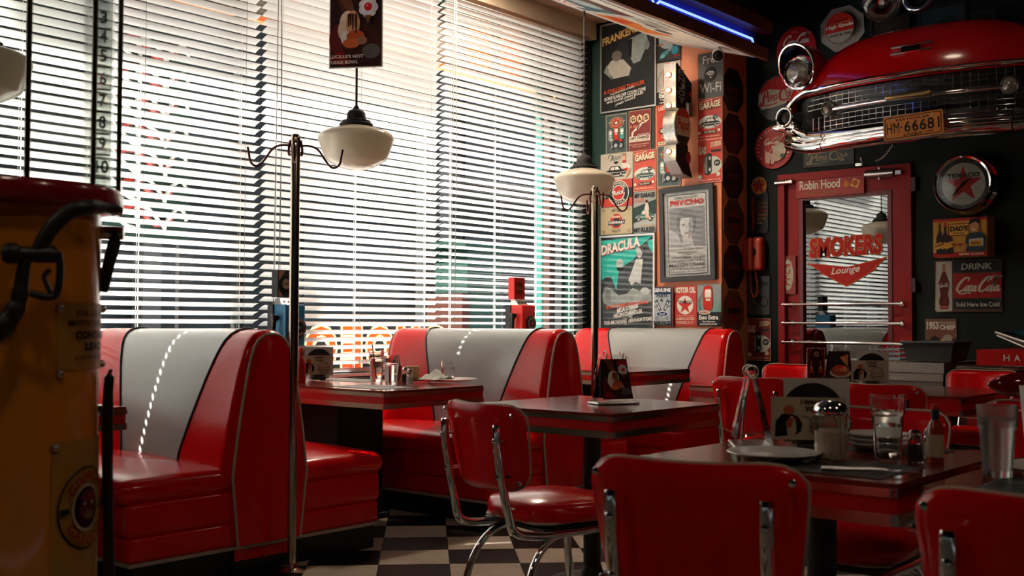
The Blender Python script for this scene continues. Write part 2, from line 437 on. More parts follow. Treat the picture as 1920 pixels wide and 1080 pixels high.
ww = B(); ww.box2((XL, YW, WZ1), (9.4, YW+.18, ZC)); ww.box2((XL, YW, WZ0), (WX0, YW+.18, WZ1)); ww.box2((WX1, YW, WZ0), (9.4, YW+.18, WZ1))
struct('wall_back', ww, GREEN)
pw = B(); pw.box2((WP, WR, 0), (WP+.4, 4.95, ZC)); struct('wall_coral', pw, CORAL)
pw = B(); pw.box2((WP, 4.952, 0), (WP+.4, YW-.002, ZC)); struct('wall_poster', pw, GREEN)
dh = (onX(1462, 500, WD).y, onX(1712, 500, WD).y)
DOORH = onX(1585, 318, WD).z
dw = B(); dw.box2((WD, YB, 0), (WD+.15, dh[1], ZC)); dw.box2((WD, dh[0], 0), (WD+.15, WR+.3, ZC)); dw.box2((WD, dh[1], DOORH), (WD+.15, dh[0], ZC))
struct('wall_right', dw, DWALL)
lounge = B(); lounge.box2((9.2, YB, 0), (9.3, YW, ZC)); struct('wall_lounge', lounge, DWALL)
struct('trim_1', B().box2((WP-.006, 4.945, 0), (WP-.001, 4.960, ZC)), MAT('trim_dark', (.03, .02, .015), .5))
# window frame and panes
FRM = MAT('teal_frame', (.008, .055, .046), .5, spec=.2); BRN = MAT('brown_post', (.018, .007, .004), .6, spec=.2)
w1 = struct('window_1', B().box2((WX0, YW+.005, WZ0-.03), (WX1, YW+.16, WZ0)), FRM)
struct('window_head', B().box2((WX0, YW+.02, WZ1-.06), (WX1, YW+.16, WZ1)), FRM, w1)
DKF = MAT('dark_mullion', (.012, .014, .014), .5, spec=.1)
for x, w, mt in ((.48, .05, DKF), (1.85, .06, DKF), (4.12, .05, DKF), (5.72, .05, DKF), (7.085, .022, FRM), (7.20, .04, BRN), (7.355, .04, DKF)):
    struct('mullion', B().box2((x-w/2, YW+.08, WZ0), (x+w/2, YW+.15, WZ1-.06)), mt, w1)
for a, b in ((.50, 1.82), (1.88, 4.09), (4.15, 5.69), (5.75, 7.06)):
    struct('pane', B().box2((a, YW+.10, WZ0), (b, YW+.106, WZ1-.06)), PANE('window_glass', .003, graze=.04), w1)
# pelmet above the blinds
struct('trim_2', B().box2((WX0-.1, 5.50, 3.50), (7.50, 5.66, 3.66)), BEIGE)
struct('trim_3', B().box2((WX0-.1, 5.30, 3.64), (7.52, 5.52, 3.718)), BEIGE)
struct('trim_4', B().box2((7.42, 5.58, .7), (7.53, 5.655, 3.64)), MAT('black_window_post', (.008, .01, .01), .4))
# letters painted on the glass low down, seen from behind between the slats
wl = T('window_lettering', 'orange and yellow painted letters low on the window glass behind the first table', 'window sign', (0, YW+.09, 0))
ORN = OPAL('orange_film', (.62, .075, .008)); YEL = OPAL('yellow_film', (.74, .46, .18))
x = 4.62
for k, (ch, wd) in enumerate((('O', .29), ('E', .20), ('O', .27), ('H', .24), ('O', .28))):
    for lay, (mt, bd) in enumerate(((YEL, .10), (ORN, .03))):
        v, f = glyphs(ch, bd); p = .016 if lay else 0
        b = B(); b.add([(x+p+(wd-2*p)*(1-a), -.002*lay, .775+p+(.325-2*p)*c) for a, c in v], f)
        b.obj('letter', mt, wl, sm=False)
    x += wd+.022
# hanging sign tubes outside the left pane, curly white and red
ng = T('neon_sign', 'curly white and red tube sign hung outside behind the left blind', 'sign', (3.62, YW+.34, 0))
rr = random.Random(3); bw = B(); br = B()
for k in range(7):
    z0 = 1.72+k*.17; P = []
    for i in range(26):
        a = i*.62; P.append((-.28+i*.022+.03*math.cos(a*1.3), .03*math.sin(a), z0+.075*math.sin(a)+.02*rr.random()))
    (bw if k % 2 == 0 else bw).tube(P, .012, 6, sub=2)
    br.tube([(-.24+.1*k % .2, .05, z0+.03), (-.06, .05, z0+.08), (.1, .05, z0-.02), (.22, .05, z0+.05)], .018, 6, sub=4)
bw.obj('tube', MAT('white_tube', (.40, .42, .40), .4), ng); br.obj('tube', MAT('red_tube', (.22, .012, .008), .4), ng)
for q in (-.3, .3): B().box2((q-.02, .08, -.2), (q+.02, .12, 1.62)).obj('post', BLACK, ng, sm=False)
B().box2((-.34, .07, 1.6), (.34, .09, 2.95)).obj('backing', MAT('teal_board', (.012, .03, .026), .6, spec=.1), ng)
# ---------------------------------------------------------------- street
struct('pavement', B().box2((-14, YW+.2, -.3), (40, 30, -.2)), MAT('pale_paving', (.42, .40, .37), .8, noise=.2, scale=2))
fb = T('street_building', 'dark grey building across the street with rows of dark windows', 'building', (0, 15, 0))
B().box2((-22, 0, -.2), (48, .4, 7.2)).obj('wall', MAT('grey_render', (.010, .0105, .0105), .9, spec=.05, noise=.4, scale=.8), fb, sm=False)
WINM = MAT('dark_window', (.006, .008, .009), .5, spec=.1)
for i in range(17):
    for j in range(2):
        B().box2((-20+i*4, -.06, .6+j*3.3), (-17.6+i*4, .02, 2.9+j*3.3)).obj('window', WINM, fb, sm=False)
for i in range(9): B().box2((-16+i*6.2, -.35, -.2), (-15.7+i*6.2, 0, 7.1)).obj('pilaster', MAT('pilaster', (.022, .02, .018), .8), fb, sm=False)
os_ = T('fascia_sign', 'orange shop fascia outside above the blinds with dark letter blocks', 'sign', (0, YW+.2, 0))
B().box2((2.2, 0, 3.08), (7.9, .06, 3.9)).obj('board', MAT('tan_fascia', (.24, .21, .18), .7), os_, sm=False)
B().box2((2.2, -.01, 3.05), (7.9, .06, 3.08)).obj('lower_edge', EMIT('orange_edge', (.9, .16, .02), .22), os_, sm=False)
for i in range(14):
    if i in (4, 9): continue
    B().box2((2.5+i*.38, -.02, 3.12), (2.74+i*.38, 0, 3.52)).obj('letter', EMIT('orange_letter', (.85, .2, .02), .16) if i % 3 else MAT('dark_letter', (.05, .03, .02), .5), os_, sm=False)
gc = T('street_kiosk', 'dark green kiosk with a rusty side, far out on the pavement behind the third blind', 'kiosk', (11.0, 10.2, -.2))
B().box2((-.35, -.3, 0), (.35, .3, 2.3)).obj('body', MAT('kiosk_green', (.003, .016, .012), .6, spec=.1), gc, sm=False); B().box2((-.5, -.35, 0), (-.35, .35, 1.7)).obj('side_panel', MAT('rust_orange', (.022, .006, .003), .8, spec=.1), gc, sm=False); B().box2((-.5, -.4, 2.3), (.5, .4, 2.38)).obj('roof', MAT('kiosk_green', 0), gc, sm=False)
# ---------------------------------------------------------------- blinds
SLAT = MAT('white_slat', (.80, .80, .78), .45, noise=.02)
CORDM = MAT('blind_cord', (.34, .33, .31), .8)
def blind(x0, x1, tilt, dz, label, cords, z0=.80, P=.0502, W=.064, n=54):
    o = T('venetian_blind', label, 'blind', ((x0+x1)/2, 5.56, 0), 0, 'white blinds across the long window')
    L = x1-x0; t = math.radians(tilt); b = B(); NS = 5; prof = []
    for i in range(NS+1):
        q = -W/2+W*i/NS; cr = .0035*(1-(2*q/W)**2)
        prof.append((q*math.cos(t)+cr*math.sin(t), -q*math.sin(t)+cr*math.cos(t)))
    v = []; f = []
    for s_ in (-L/2, L/2):
        for th in (0, -.0022):
            v += [(s_, y, z+th) for y, z in prof]
    k = NS+1
    for i in range(NS):
        f += [(i, 2*k+i, 2*k+i+1, i+1), (k+i, k+i+1, 3*k+i+1, 3*k+i), (i, i+1, k+i+1, k+i), (2*k+i, 3*k+i, 3*k+i+1, 2*k+i+1)]
    f += [(0, k, 3*k, 2*k), (NS, 2*k+NS, 3*k+NS, k+NS)]
    sl = b.add(v, f).obj('slat', SLAT, o, ang=30, loc=(0, 0, z0+dz)); me = sl.data
    for i in range(1, n): link('slat', me, o, (0, .0006*math.sin(i*1.7), z0+dz+P*i+.0012*math.sin(i*2.3)))
    B().box((0, 0, 3.53), (L, .06, .05)).obj('head_rail', SLAT, o, sm=False)
    B().box((0, 0, z0+dz-.035), (L, .052, .018)).obj('bottom_rail', SLAT, o, sm=False)
    for i in range(cords):
        xx = -L/2+.11+(L-.22)*i/(cords-1); c = B()
        for yy in (-.033, .033): c.box((xx, yy, (z0+3.53)/2), (.0022, .0012, 3.53-z0))
        c.obj('ladder_cord', CORDM, o, sm=False)
        l = B()
        for q in range(n): l.box((xx+.012, .03, z0+dz+P*(q+.45)), (.005, .002, P*.5))
        l.obj('ladder_tape', SLAT, o, sm=False)['kind'] = 'stuff'
    c = B(); c.tube([(-L/2+.07, -.045, 3.5), (-L/2+.06, -.047, 2.2), (-L/2+.05, -.045, .95)], .0028, 5); c.tube([(-L/2+.085, -.045, 3.5), (-L/2+.10, -.047, 2.2), (-L/2+.085, -.045, 1.0)], .0028, 5)
    c.obj('pull_cord', CORDM, o)
    return o
blind(.52, 1.815, 20, 0, 'white slatted blind farthest left, behind the yellow pump', 3)
blind(1.86, 4.098, 21, .012, 'wide white slatted blind behind the first booth and the pump glass', 4)
blind(4.143, 5.67, 25, 0, 'white slatted blind behind the nearer hanging lamp and ice cream card', 3)
blind(5.71, 7.40, 14, .008, 'white slatted blind on the far right, next to the posters', 4)
# ---------------------------------------------------------------- soffit with neon along the ceiling
SX0, SX1 = 3.2, WP-.004; SA = (4.74, 3.34); SB = (4.02, 3.125)
s1 = B().add([(x, y, z) for x in (SX0, SX1) for y, z in (SA, SB, (SB[0], SB[1]+.03), (SA[0], SA[1]+.03))], [(0, 1, 5, 4), (1, 2, 6, 5), (2, 3, 7, 6), (3, 0, 4, 7), (0, 3, 2, 1), (4, 5, 6, 7)])
sf = struct('trim_5', s1, MAT('white_soffit', (.60, .58, .53), .55))
struct('lower_lip', B().box2((SX0, SB[0]-.035, SB[1]-.004), (SX1+.1, SB[0]-.001, SB[1]+.085)), WOOD, sf)
struct('upper_lip', B().box2((SX0, SB[0]-.06, SB[1]+.20), (SX1+.12, SB[0]+.03, SB[1]+.30)), WOOD, sf)
struct('recess', B().box2((SX0, SB[0]+.075, SB[1]+.03), (SX1+.1, SB[0]+.085, SB[1]+.30)), MAT('neon_lit_blue', (.16, .16, .85), .4), sf)  # blue light of the neon on the channel is put into its colour
struct('recess_floor', B().box2((SX0, SB[0], SB[1]+.032), (SX1, SB[0]+.075, SB[1]+.04)), MAT('neon_lit_blue', (.16, .16, .85), .4), sf)
struct('crown', B().box2((SX0, SB[0]-.03, SB[1]+.30), (SX1+.1, SA[0]-.1, ZC)), CEIL, sf)
nb = T('neon_tube', 'glowing blue neon tube along the soffit edge', 'neon light', (0, SB[0]+.03, SB[1]+.135))
NEON = EMIT('blue_neon', (.17, .28, 1.0), 2.4)
for a, b in ((3.3, 6.14), (6.19, 7.50)):
    B().tube([(a, .02, -.03), (a, -.012, -.02), (a+.02, -.015, 0), (b-.02, -.015, 0), (b, -.012, -.02), (b, .02, -.03)], .009, 8).obj('tube', NEON, nb)
# posters stuck on the sloping underside
sang = math.atan2(SA[1]-SB[1], SA[0]-SB[0])
def soffit_card(name, label, xa, xb, fn):
    w = xb-xa; h = .60; cy = (SA[0]+SB[0])/2; cz = (SA[1]+SB[1])/2
    o = T(name, label, 'poster', ((xa+xb)/2, cy, cz-.003), 0, 'posters stuck under the soffit')
    xv = Vector((-1, 0, 0)); yv = Vector((0, math.cos(sang), math.sin(sang))); n = xv.cross(yv)
    o.matrix_world = Matrix.Translation(Vector(((xa+xb)/2, cy, cz))+n*.004) @ Matrix((xv, yv, n)).transposed().to_4x4()
    B().box((0, 0, -.001), (w, h, .002)).obj('board', PAPER, o, sm=False)
    a = Art(w, h); fn(a); a.mesh(o)
def f1(a):
    a.r(.02, .02, .98, .98, '#d9d4c4').r(.05, .2, .95, .95, '#37565c').p([(.1, .3), (.5, .75), (.9, .3)], '#5d6c6a').r(.05, .2, .95, .4, '#5b2a22'); a.e(.45, .5, .2, .13, '#9fb0ae')
    a.r(.2, .76, .8, .93, '#e6e2d6'); a.t('JAWS', .26, .78, .74, .91, '#c3261c', .03)
def f2(a):
    a.r(.02, .02, .98, .98, '#d8d0bd').r(.04, .55, .96, .97, '#d5762c').e(.4, .45, .26, .2, '#c9c6bd').e(.36, .45, .12, .09, '#3a3433').r(.5, .1, .95, .4, '#a9a49a').p([(.55, .9), (.7, .6), (.95, .8)], '#c3391d').e(.7, .35, .1, .05, '#57504a')
def f3(a):
    a.r(.02, .02, .98, .98, '#c7bda6').r(.08, .08, .92, .92, '#5d3a26')
    for i in range(26): a.e(rr.uniform(.15, .85), rr.uniform(.15, .85), rr.uniform(.04, .12), rr.uniform(.03, .09), rr.choice(['#d98a2a', '#b8301c', '#e3c98a', '#3a2b22']), 12)
soffit_card('soffit_poster', 'blue and brown film poster stuck under the soffit, middle one', 5.42, 6.22, f1)
soffit_card('soffit_poster', 'orange and white poster under the soffit nearest the coral wall', 6.28, 7.02, f2)
soffit_card('soffit_poster', 'crowded orange and red poster under the soffit farthest from the coral wall', 4.50, 5.34, f3)
# ---------------------------------------------------------------- booths
ZT = 1.075
PRO = [(.235, .44), (.225, .52), (.205, .64), (.182, .76), (.16, .86), (.142, .93), (.126, .98), (.108, 1.02), (.084, 1.048), (.056, 1.065), (.028, 1.073), (0, ZT)]
def booth(cx, label, seats=(-1, 1), Y0=4.08, Y1=5.46):
    o = T('booth_bench', label, 'booth seat', (cx, 0, 0), 0, 'red and silver vinyl booths along the window')
    path = [(-a, z) for a, z in PRO] + [(a, z) for a, z in PRO[::-1][1:]]
    yc = (Y0+Y1)/2-.08
    def bnd(z, s): t = max(0, min(1, (z-.47)/.6)); return yc+s*(.235+.20*t**1.1) + (.03 if s > 0 else 0)*t
    def surf(ya, yb, name, mat, nv=10):
        b = B(); n = len(path)-1; ed = .035
        def fn(u, v):
            x, z = path[round(u*n)]; a = ya(z); c = yb(z); y = a+(c-a)*v
            k = min(1, min(y-Y0, Y1-y)/ed); k = math.sqrt(max(0, 1-(1-max(0, k))**2))   # rounded ends
            return (x*(.86+.14*k), y, z-.018*(1-k))
        b.grid(fn, n, nv); return b.obj(name, mat, o, ang=60)
    surf(lambda z: Y0, lambda z: bnd(z, -1), 'red_back_panel', RED, 14); surf(lambda z: bnd(z, 1), lambda z: Y1, 'red_back_panel', RED, 14)
    surf(lambda z: bnd(z, -1), lambda z: bnd(z, 1), 'silver_back_panel', GREY, 8)
    for s in (-1, 1):
        b = B(); b.tube([(x*1.008+.001*(x > 0), bnd(z, s), z+.002) for x, z in path], .0065, 6); b.obj('piping', PIPEK, o)
    full = [(-.17, .13)] + [(x*.86, z-.018) for x, z in path] + [(.17, .13)]
    for y, s in ((Y0, 1), (Y1, -1)):
        b = B(); n = len(full)
        b.add([(x, y-.012*s*math.sin(PI*.5), z) for x, z in full], [tuple(range(n)) if s < 0 else tuple(range(n-1, -1, -1))])
        b.add([(x, y-.012*s, z) for x, z in full] + [(x, y+.06*s, z) for x, z in full], [(i, i+1, n+i+1, n+i) if s > 0 else (i+1, i, n+i, n+i+1) for i in range(n-1)])
        ep = b.obj('end_panel', RED, o, ang=50)
        b = B(); b.tube([(x, y-.012*s, z) for x, z in full], .006, 6); b.obj('end_piping', PIPEW, ep)
    B().box2((-.165, Y0+.02, .06), (.165, Y1-.02, .45)).obj('core', RED, o, sm=False)
    for s in seats:
        B().soft((s*.432, (Y0+Y1)/2, .412), (.575, Y1-Y0-.002, .110), .0545, .044).obj('seat_cushion', RED, o, ang=60)
        B().soft((s*.42, (Y0+Y1)/2, .298), (.535, Y1-Y0-.014, .148), .03).obj('seat_band', RED, o, ang=60)
        B().soft((s*.415, (Y0+Y1)/2, .178), (.525, Y1-Y0-.018, .105), .02).obj('seat_band', RED, o, ang=60)
        B().box((s*.415, (Y0+Y1)/2, .121), (.53, Y1-Y0-.01, .014)).obj('trim_strip', PIPEW, o, sm=False)
        B().box((s*.41, (Y0+Y1)/2, .057), (.49, Y1-Y0-.05, .114)).obj('plinth', BLACK, o, sm=False)
    B().box((0, (Y0+Y1)/2, .121), (.36, Y1-Y0-.004, .014)).obj('trim_strip', PIPEW, o, sm=False)
    B().box((0, (Y0+Y1)/2, .057), (.36, Y1-Y0-.05, .114)).obj('plinth', BLACK, o, sm=False)
    return o
booth(3.09, 'red and silver booth bench nearest the yellow pump')
booth(5.24, 'red and silver booth bench between the two hanging lamps')
booth(7.27, 'red and silver booth bench below the wall of posters', (-1,))
# ---------------------------------------------------------------- tables
BAND = MAT('red_ribbed_band', (.50, .006, .006), .28)
STRIP = MAT('table_metal_strip', (.46, .36, .28), .22, 1, noise=.12)
def table(x0, x1, y0, y1, zt, label, group, ped=True):
    o = T('dining_table', label, 'table', ((x0+x1)/2, (y0+y1)/2, 0), 0, group); a, b = (x1-x0)/2, (y1-y0)/2
    B().prism(rrect(-a, -b, a, b, .02, 3), zt-.012, zt).obj('tabletop', TOP, o, ang=30)
    for z0, z1, e, n, mt in ((zt-.030, zt-.011, .003, 'metal_strip', STRIP), (zt-.066, zt-.030, -.001, 'red_band', BAND), (zt-.092, zt-.066, .003, 'metal_strip', STRIP)):
        B().prism(rrect(-a-e, -b-e, a+e, b+e, .02, 3), z0, z1).obj(n, mt, o, ang=30)
    if b > .5:
        B().box2((-.17, -.10, .02), (.17, b-.06, zt-.092)).obj('pedestal', MATTE, o, sm=False); B().box2((-.20, -.13, 0), (.20, b-.03, .03)).obj('base', MATTE, o, sm=False)
    for yy in (() if b > .5 else (0,)):
        B().cyl((0, yy, .03), (0, yy, zt-.09), .038).obj('post', BLACK, o)
        B().box((0, yy, zt-.10), (.32, .32, .02)).obj('top_plate', BLACK, o, sm=False)
        p = B(); p.lathe([(.20, 0), (.20, .012), (.17, .025), (.05, .04), (.04, .08)], 28, (0, yy, 0)); p.obj('base', MATTE, o)
    return o
G1 = 'fixed tables between the booths'; G2 = 'loose square tables on the checked floor'
table(1.655, 2.405, 4.10, 5.50, .765, 'dark red table behind the yellow pump, only its end showing', G1)
table(3.81, 4.555, 4.10, 5.50, .765, 'dark red booth table below the nearer hanging lamp', G1)
table(5.96, 6.705, 4.10, 5.50, .795, 'dark red booth table below the farther hanging lamp', G1)
table(3.43, 4.235, 2.44, 3.22, .765, 'square table with one menu stand, in front of the booths', G2)
table(2.345, 3.11, .925, 1.625, .765, 'foreground table set with plate, sugar and vinyl record holder', G2)
table(2.345, 3.11, .17, .875, .765, 'foreground table at the right edge with a frosted water glass', G2)
table(5.37, 6.25, 1.80, 2.53, .765, 'bare dark table in front of the steel counter', G2)
table(5.37, 6.25, 2.57, 3.30, .765, 'table with menus and record holder in front of the red door', G2)
# ---------------------------------------------------------------- chairs (facing +x)
def make_chair(label):
    o = T('diner_chair', label, 'chair', (0, 0, 0), 0, 'red vinyl chairs with chrome frames')
    b = B()
    def fn(u, v, off=0.):
        y = (u-.5)*2; h = v; hw = .185+.04*h
        k = abs(y)**6
        z = .565 + (.855-.565)*h; x = -.245-.035*h-.045*(1-y*y)
        c = .055                                               # rounded corners
        e = .02*(1-k)
        return x, y*hw, z
    def panel(d0, d1):
        b = B(); nu, nv = 16, 12; v = []; f = []; N = Vector((1, 0, 0))
        pts = {}
        for i in range(nu+1):
            for j in range(nv+1):
                u, w = i/nu*2-1, j/nv*2-1
                # superellipse mapping gives round corners
                su = u*math.sqrt(1-.5*abs(w)**7*.42); sw = w*math.sqrt(1-.5*abs(u)**7*.55)
                h = (sw+1)/2; hw = .188+.034*h
                dip = -.012*(1-su*su)*h
                ed = max(abs(u), abs(w)); fat = math.sqrt(max(0, 1-max(0, (ed-.86)/.14)**2))
                x = -.235-.045*h-.048*(1-su*su)
                pts[i, j] = (x, su*hw, .565+.29*h+dip, fat)
        for sd, dd in ((1, d1), (-1, d0)):
            n0 = len(v)
            for i in range(nu+1):
                for j in range(nv+1):
                    x, y, z, fat = pts[i, j]; v.append((x+sd*dd*(.25+.75*fat), y, z))
            for i in range(nu):
                for j in range(nv):
                    q = n0+i*(nv+1)+j; r4 = (q, q+nv+1, q+nv+2, q+1); f.append(r4 if sd > 0 else r4[::-1])
        M = (nu+1)*(nv+1); rimidx = [i*(nv+1) for i in range(nu+1)] + [nu*(nv+1)+j for j in range(1, nv+1)] + [i*(nv+1)+nv for i in range(nu-1, -1, -1)] + [j for j in range(nv-1, 0, -1)]
        for a, c in zip(rimidx, rimidx[1:]+rimidx[:1]): f.append((a, M+a, M+c, c))
        b.add(v, f)
        return b, [Vector(pts[k//(nv+1), k % (nv+1)][:3]) for k in rimidx]
    b, rimp = panel(.012, .028); bk = b.obj('backrest', RED, o, ang=70)
    B().tube([p+Vector((.016, 0, 0)) for p in rimp], .0034, 6, closed=True).obj('back_piping', PIPEW, bk)
    # seat
    sq = lambda x, y: (.01+(x-.01)*math.sqrt(1-.36*abs(y/.2)**3), y*math.sqrt(1-.36*abs((x-.01)/.2)**3)*(1+.25*x))
    s = B(); s.soft((.01, 0, .480), (.41, .41, .058), .028, .032); s.v = [(*sq(x, y), z) for x, y, z in s.v]; st = s.obj('seat', RED, o, ang=60)
    pr = [(*sq(x+.01, y), .455) for x, y in rrect(-.203, -.203, .203, .203, .03, 4)]
    B().tube(pr, .005, 6, closed=True).obj('seat_piping', PIPEW, st)
    B().box((.01, 0, .434), (.33, .33, .012)).obj('seat_pan', BLACK, o, sm=False)
    for sg in (-1, 1):
        y = .15*sg
        up = B().tube([(-.331, y, .786), (-.331, y, .774), (-.328, y, .70), (-.310, y, .60), (-.286, y*1.02, .50), (-.265, y*1.04, .445), (-.20, y*1.06, .423), (-.05, y*1.08, .418), (.12, y*1.1, .418), (.185, y*1.12, .405), (.215, y*1.14, .35), (.235, y*1.18, .2), (.25, y*1.22, .004)], [.006, .0105, .013, .0141]+[.0145]*45, 10, sub=4, ry=1.).obj('upright_and_leg', CHROME, o)
        B().tube([(.02, y*.95, .417), (-.07, y*.98, .41), (-.15, y*1.03, .375), (-.205, y*1.1, .30), (-.235, y*1.16, .18), (-.25, y*1.22, .004)], .0125, 10, sub=4).obj('rear_leg', CHROME, o)
        for z, x in ((.735, -.329), (.62, -.313)):
            k = B(); k.cyl((x-.017, y, z), (x+.045, y, z), .005, n=8); k.lathe([(.0001, .004), (.007, .003), (.009, 0)][::-1], 10, (x-.014, y, z), Matrix.Rotation(-PI/2, 3, 'Y')); k.obj('bolt', CHROME, up)
        for z in (.815, .60):
            k = B(); k.lathe([(.008, 0), (.007, .003), (.0001, .005)], 10, (-.305 if z > .7 else -.27, y*1.28, z), Matrix.Rotation(-PI/2, 3, 'Y')); k.obj('stud', CHROME, bk)
        for x in (.25, -.25): B().cyl((x, y*1.22, 0), (x, y*1.22, .018), .015, n=10).obj('rubber_foot', RUBBER, o)
    return o
CH = make_chair('red chair pulled up to the square table with one menu stand, seen from behind')
CH.location = (2.995, 2.395, 0); CH.rotation_euler = (0, 0, math.radians(-13))
def ch(x, y, a, label): dup(CH, (x, y, 0), math.radians(a), label)
ch(2.125, 1.20, 15, 'red chair back in the centre foreground, at the set table')
ch(2.12, .515, 8, 'red chair back in the corner foreground, at the table with the frosted glass')
ch(5.20, 2.68, 3, 'red chair seen from behind, in front of the red door and booth end')
ch(5.05, 1.99, 3, 'red chair seen from behind, half hidden by the water glass')
ch(6.50, 3.30, 190, 'red chair facing us with a bright reflection, in front of the coral and door corner')
ch(6.42, 2.14, 176, 'red chair facing us across the bare table, in front of the steel counter')
ch(6.63, 1.66, 186, 'red chair facing us, in front of the red lettered cabinet')
ch(3.10, 1.375, 180, 'red chair facing us, tucked under the set foreground table')
ch(3.78, 1.06, 183, 'red chair facing us, behind the small sauce bottle')
# ---------------------------------------------------------------- coat stands
def coat_stand(p, top, label, rz):
    o = T('coat_stand', label, 'coat stand', (p.x, p.y, 0), rz, 'polished coat stands at the booth ends')
    B().lathe([(.021, 0), (.021, top-.02), (.019, top-.008), (.012, top-.001), (.001, top)], 20).obj('pole', NICKEL, o, ang=60)
    B().lathe([(.06, 0), (.06, .01), (.03, .02), (.023, .04)], 20).obj('foot_plate', NICKEL, o)
    for k in range(4):
        a = k*PI/2; c, s = math.cos(a), math.sin(a)
        L = [(.015, -.055), (.06, -.053), (.10, -.07), (.135, -.12), (.165, -.15), (.195, -.135), (.205, -.09), (.21, -.065)]
        B().tube([(r*c, r*s, top+z) for r, z in L], .0052, 7, sub=4).obj('hook', COPPER, o)
        B().tube([(.022*c, .022*s, top-.03), (.027*c, .027*s, top-.05), (.03*c, .03*s, top-.085), (.024*c, .024*s, top-.10)], .006, 6, sub=3).obj('bracket', COPPER, o)
    return o
coat_stand(onY(548, 900, 3.97), 1.955, 'tall polished pole with coat hooks beside the first booth end', math.radians(-40))
coat_stand(onY(1115, 700, 3.97), 1.94, 'tall polished pole with coat hooks in front of the posters', math.radians(-40))
# ---------------------------------------------------------------- pendant lamps
SHADE = OPAL('opal_glass', (.74, .68, .56))
def pendant(x, y, z0, label):
    o = T('pendant_lamp', label, 'lamp', (x, y, z0), 0, 'milk glass lamps over the booth tables')
    B().lathe([(.001, 0), (.06, .008), (.10, .02), (.124, .033), (.15, .046), (.172, .061), (.19, .10), (.205, .145), (.2165, .178), (.214, .192), (.205, .205), (.19, .215), (.166, .226), (.13, .238), (.10, .246), (.088, .252)], 48).obj('glass_shade', SHADE, o, ang=80)
    B().lathe([(.094, .247), (.096, .252), (.096, .266), (.084, .272), (.081, .284), (.056, .290), (.052, .328), (.042, .342), (.02, .352), (.012, .37)], 32).obj('fitter_cap', MATTE, o, ang=40)
    B().cyl((0, 0, .34), (0, 0, 3.44-z0), .0065, n=8).obj('stem', MATTE, o)
    B().lathe([(.16, 3.40-z0), (.155, 3.44-z0), (.05, 3.48-z0), (.03, ZC-z0)], 28).obj('canopy', MATTE, o)
    return o
LP = [(2.08, 4.78), (4.205, 4.78), (6.25, 4.69)]
pendant(*LP[0], 2.03, 'milk glass lamp half hidden behind the pump cylinder')
pendant(*LP[1], 1.975, 'milk glass lamp below the ice cream card, over the nearer booth table')
pendant(*LP[2], 1.945, 'milk glass lamp in front of the poster wall corner')
# card hung on the stem of the middle lamp
pc = onW(668, 62, 6.22)
o = T('hanging_card', 'tall ice cream menu card hung above the middle milk glass lamp', 'menu card', (LP[1][0], LP[1][1]-.03, 0))
w, h = .318, .47; vd = Vector((-.86, -.51, 0)).normalized(); xv = Vector((0, 0, 1)).cross(vd)
o.matrix_world = Matrix.Translation(Vector((LP[1][0], LP[1][1], 2.795))+vd*.02) @ Matrix((xv, Vector((0, 0, 1)), vd)).transposed().to_4x4()
B().box((0, 0, -.002), (w, h, .004)).obj('board', PAPER, o, sm=False)
B().tube([(-.12, 0, -.004), (-.12, h/2, -.004), (0, h/2+.12, -.01), (.12, h/2, -.004), (.12, 0, -.004)], .0015, 5).obj('string', MATTE, o)
def sundae(a, s=1):
    a.r(.02, .015, .98, .985, '#2a0d0c').e(.2, .35, .2, .2, '#5a1210').e(.76, .88, .2, .085, '#a3120f').e(.25, .12, .22, .08, '#7d0e0c').e(.6, .3, .36, .24, '#3b1410').e(.79, .2, .17, .09, '#57504b')
    a.p([(.08, 1-.015), (.3, .985), (.48, .72), (.36, .62), (.24, .7)], '#4a2417')
    for i in range(6): a.p([(.10+i*.05, .98), (.115+i*.05, .98), (.37+i*.02, .68), (.355+i*.02, .68)], '#7a4a2a')
    a.e(.36, .55, .16, .15, '#d9bfa4').e(.3, .46, .13, .13, '#cbb29a').e(.45, .54, .13, .16, '#c58a63').e(.33, .36, .10, .09, '#d2cac4').e(.5, .38, .17, .08, '#a84420').e(.42, .3, .16, .06, '#c0592b').e(.62, .33, .1, .05, '#8f5b4a')
    for x, y0 in ((.36, .5), (.44, .46), (.5, .42), (.4, .52)): a.p([(x, y0), (x+.022, y0), (x+.03, .66), (x-.008, .66)], '#3a0f0b')
    for i in range(7): a.e(.74+.11*math.cos(i*.9), .73+.075*math.sin(i*.9), .075, .055, '#cfc6cc', 14)
    a.e(.74, .73, .12, .085, '#d8d0d4').e(.74, .735, .075, .05, '#c01315').e(.72, .75, .02, .012, '#ee8888', 10)
    a.p([(.68, .63), (.8, .63), (.74, .52)], '#6b3a1a').p([(.2, .9), (.5, .985), (.3, .985)], '#6b1a14')
a = Art(w, h); sundae(a)
a.t("LUCILLE'S HOT", .03, .115, .66, .155, '#d8cfc4'); a.t('FUDGE BOWL', .03, .045, .56, .085, '#d8cfc4'); a.mesh(o)
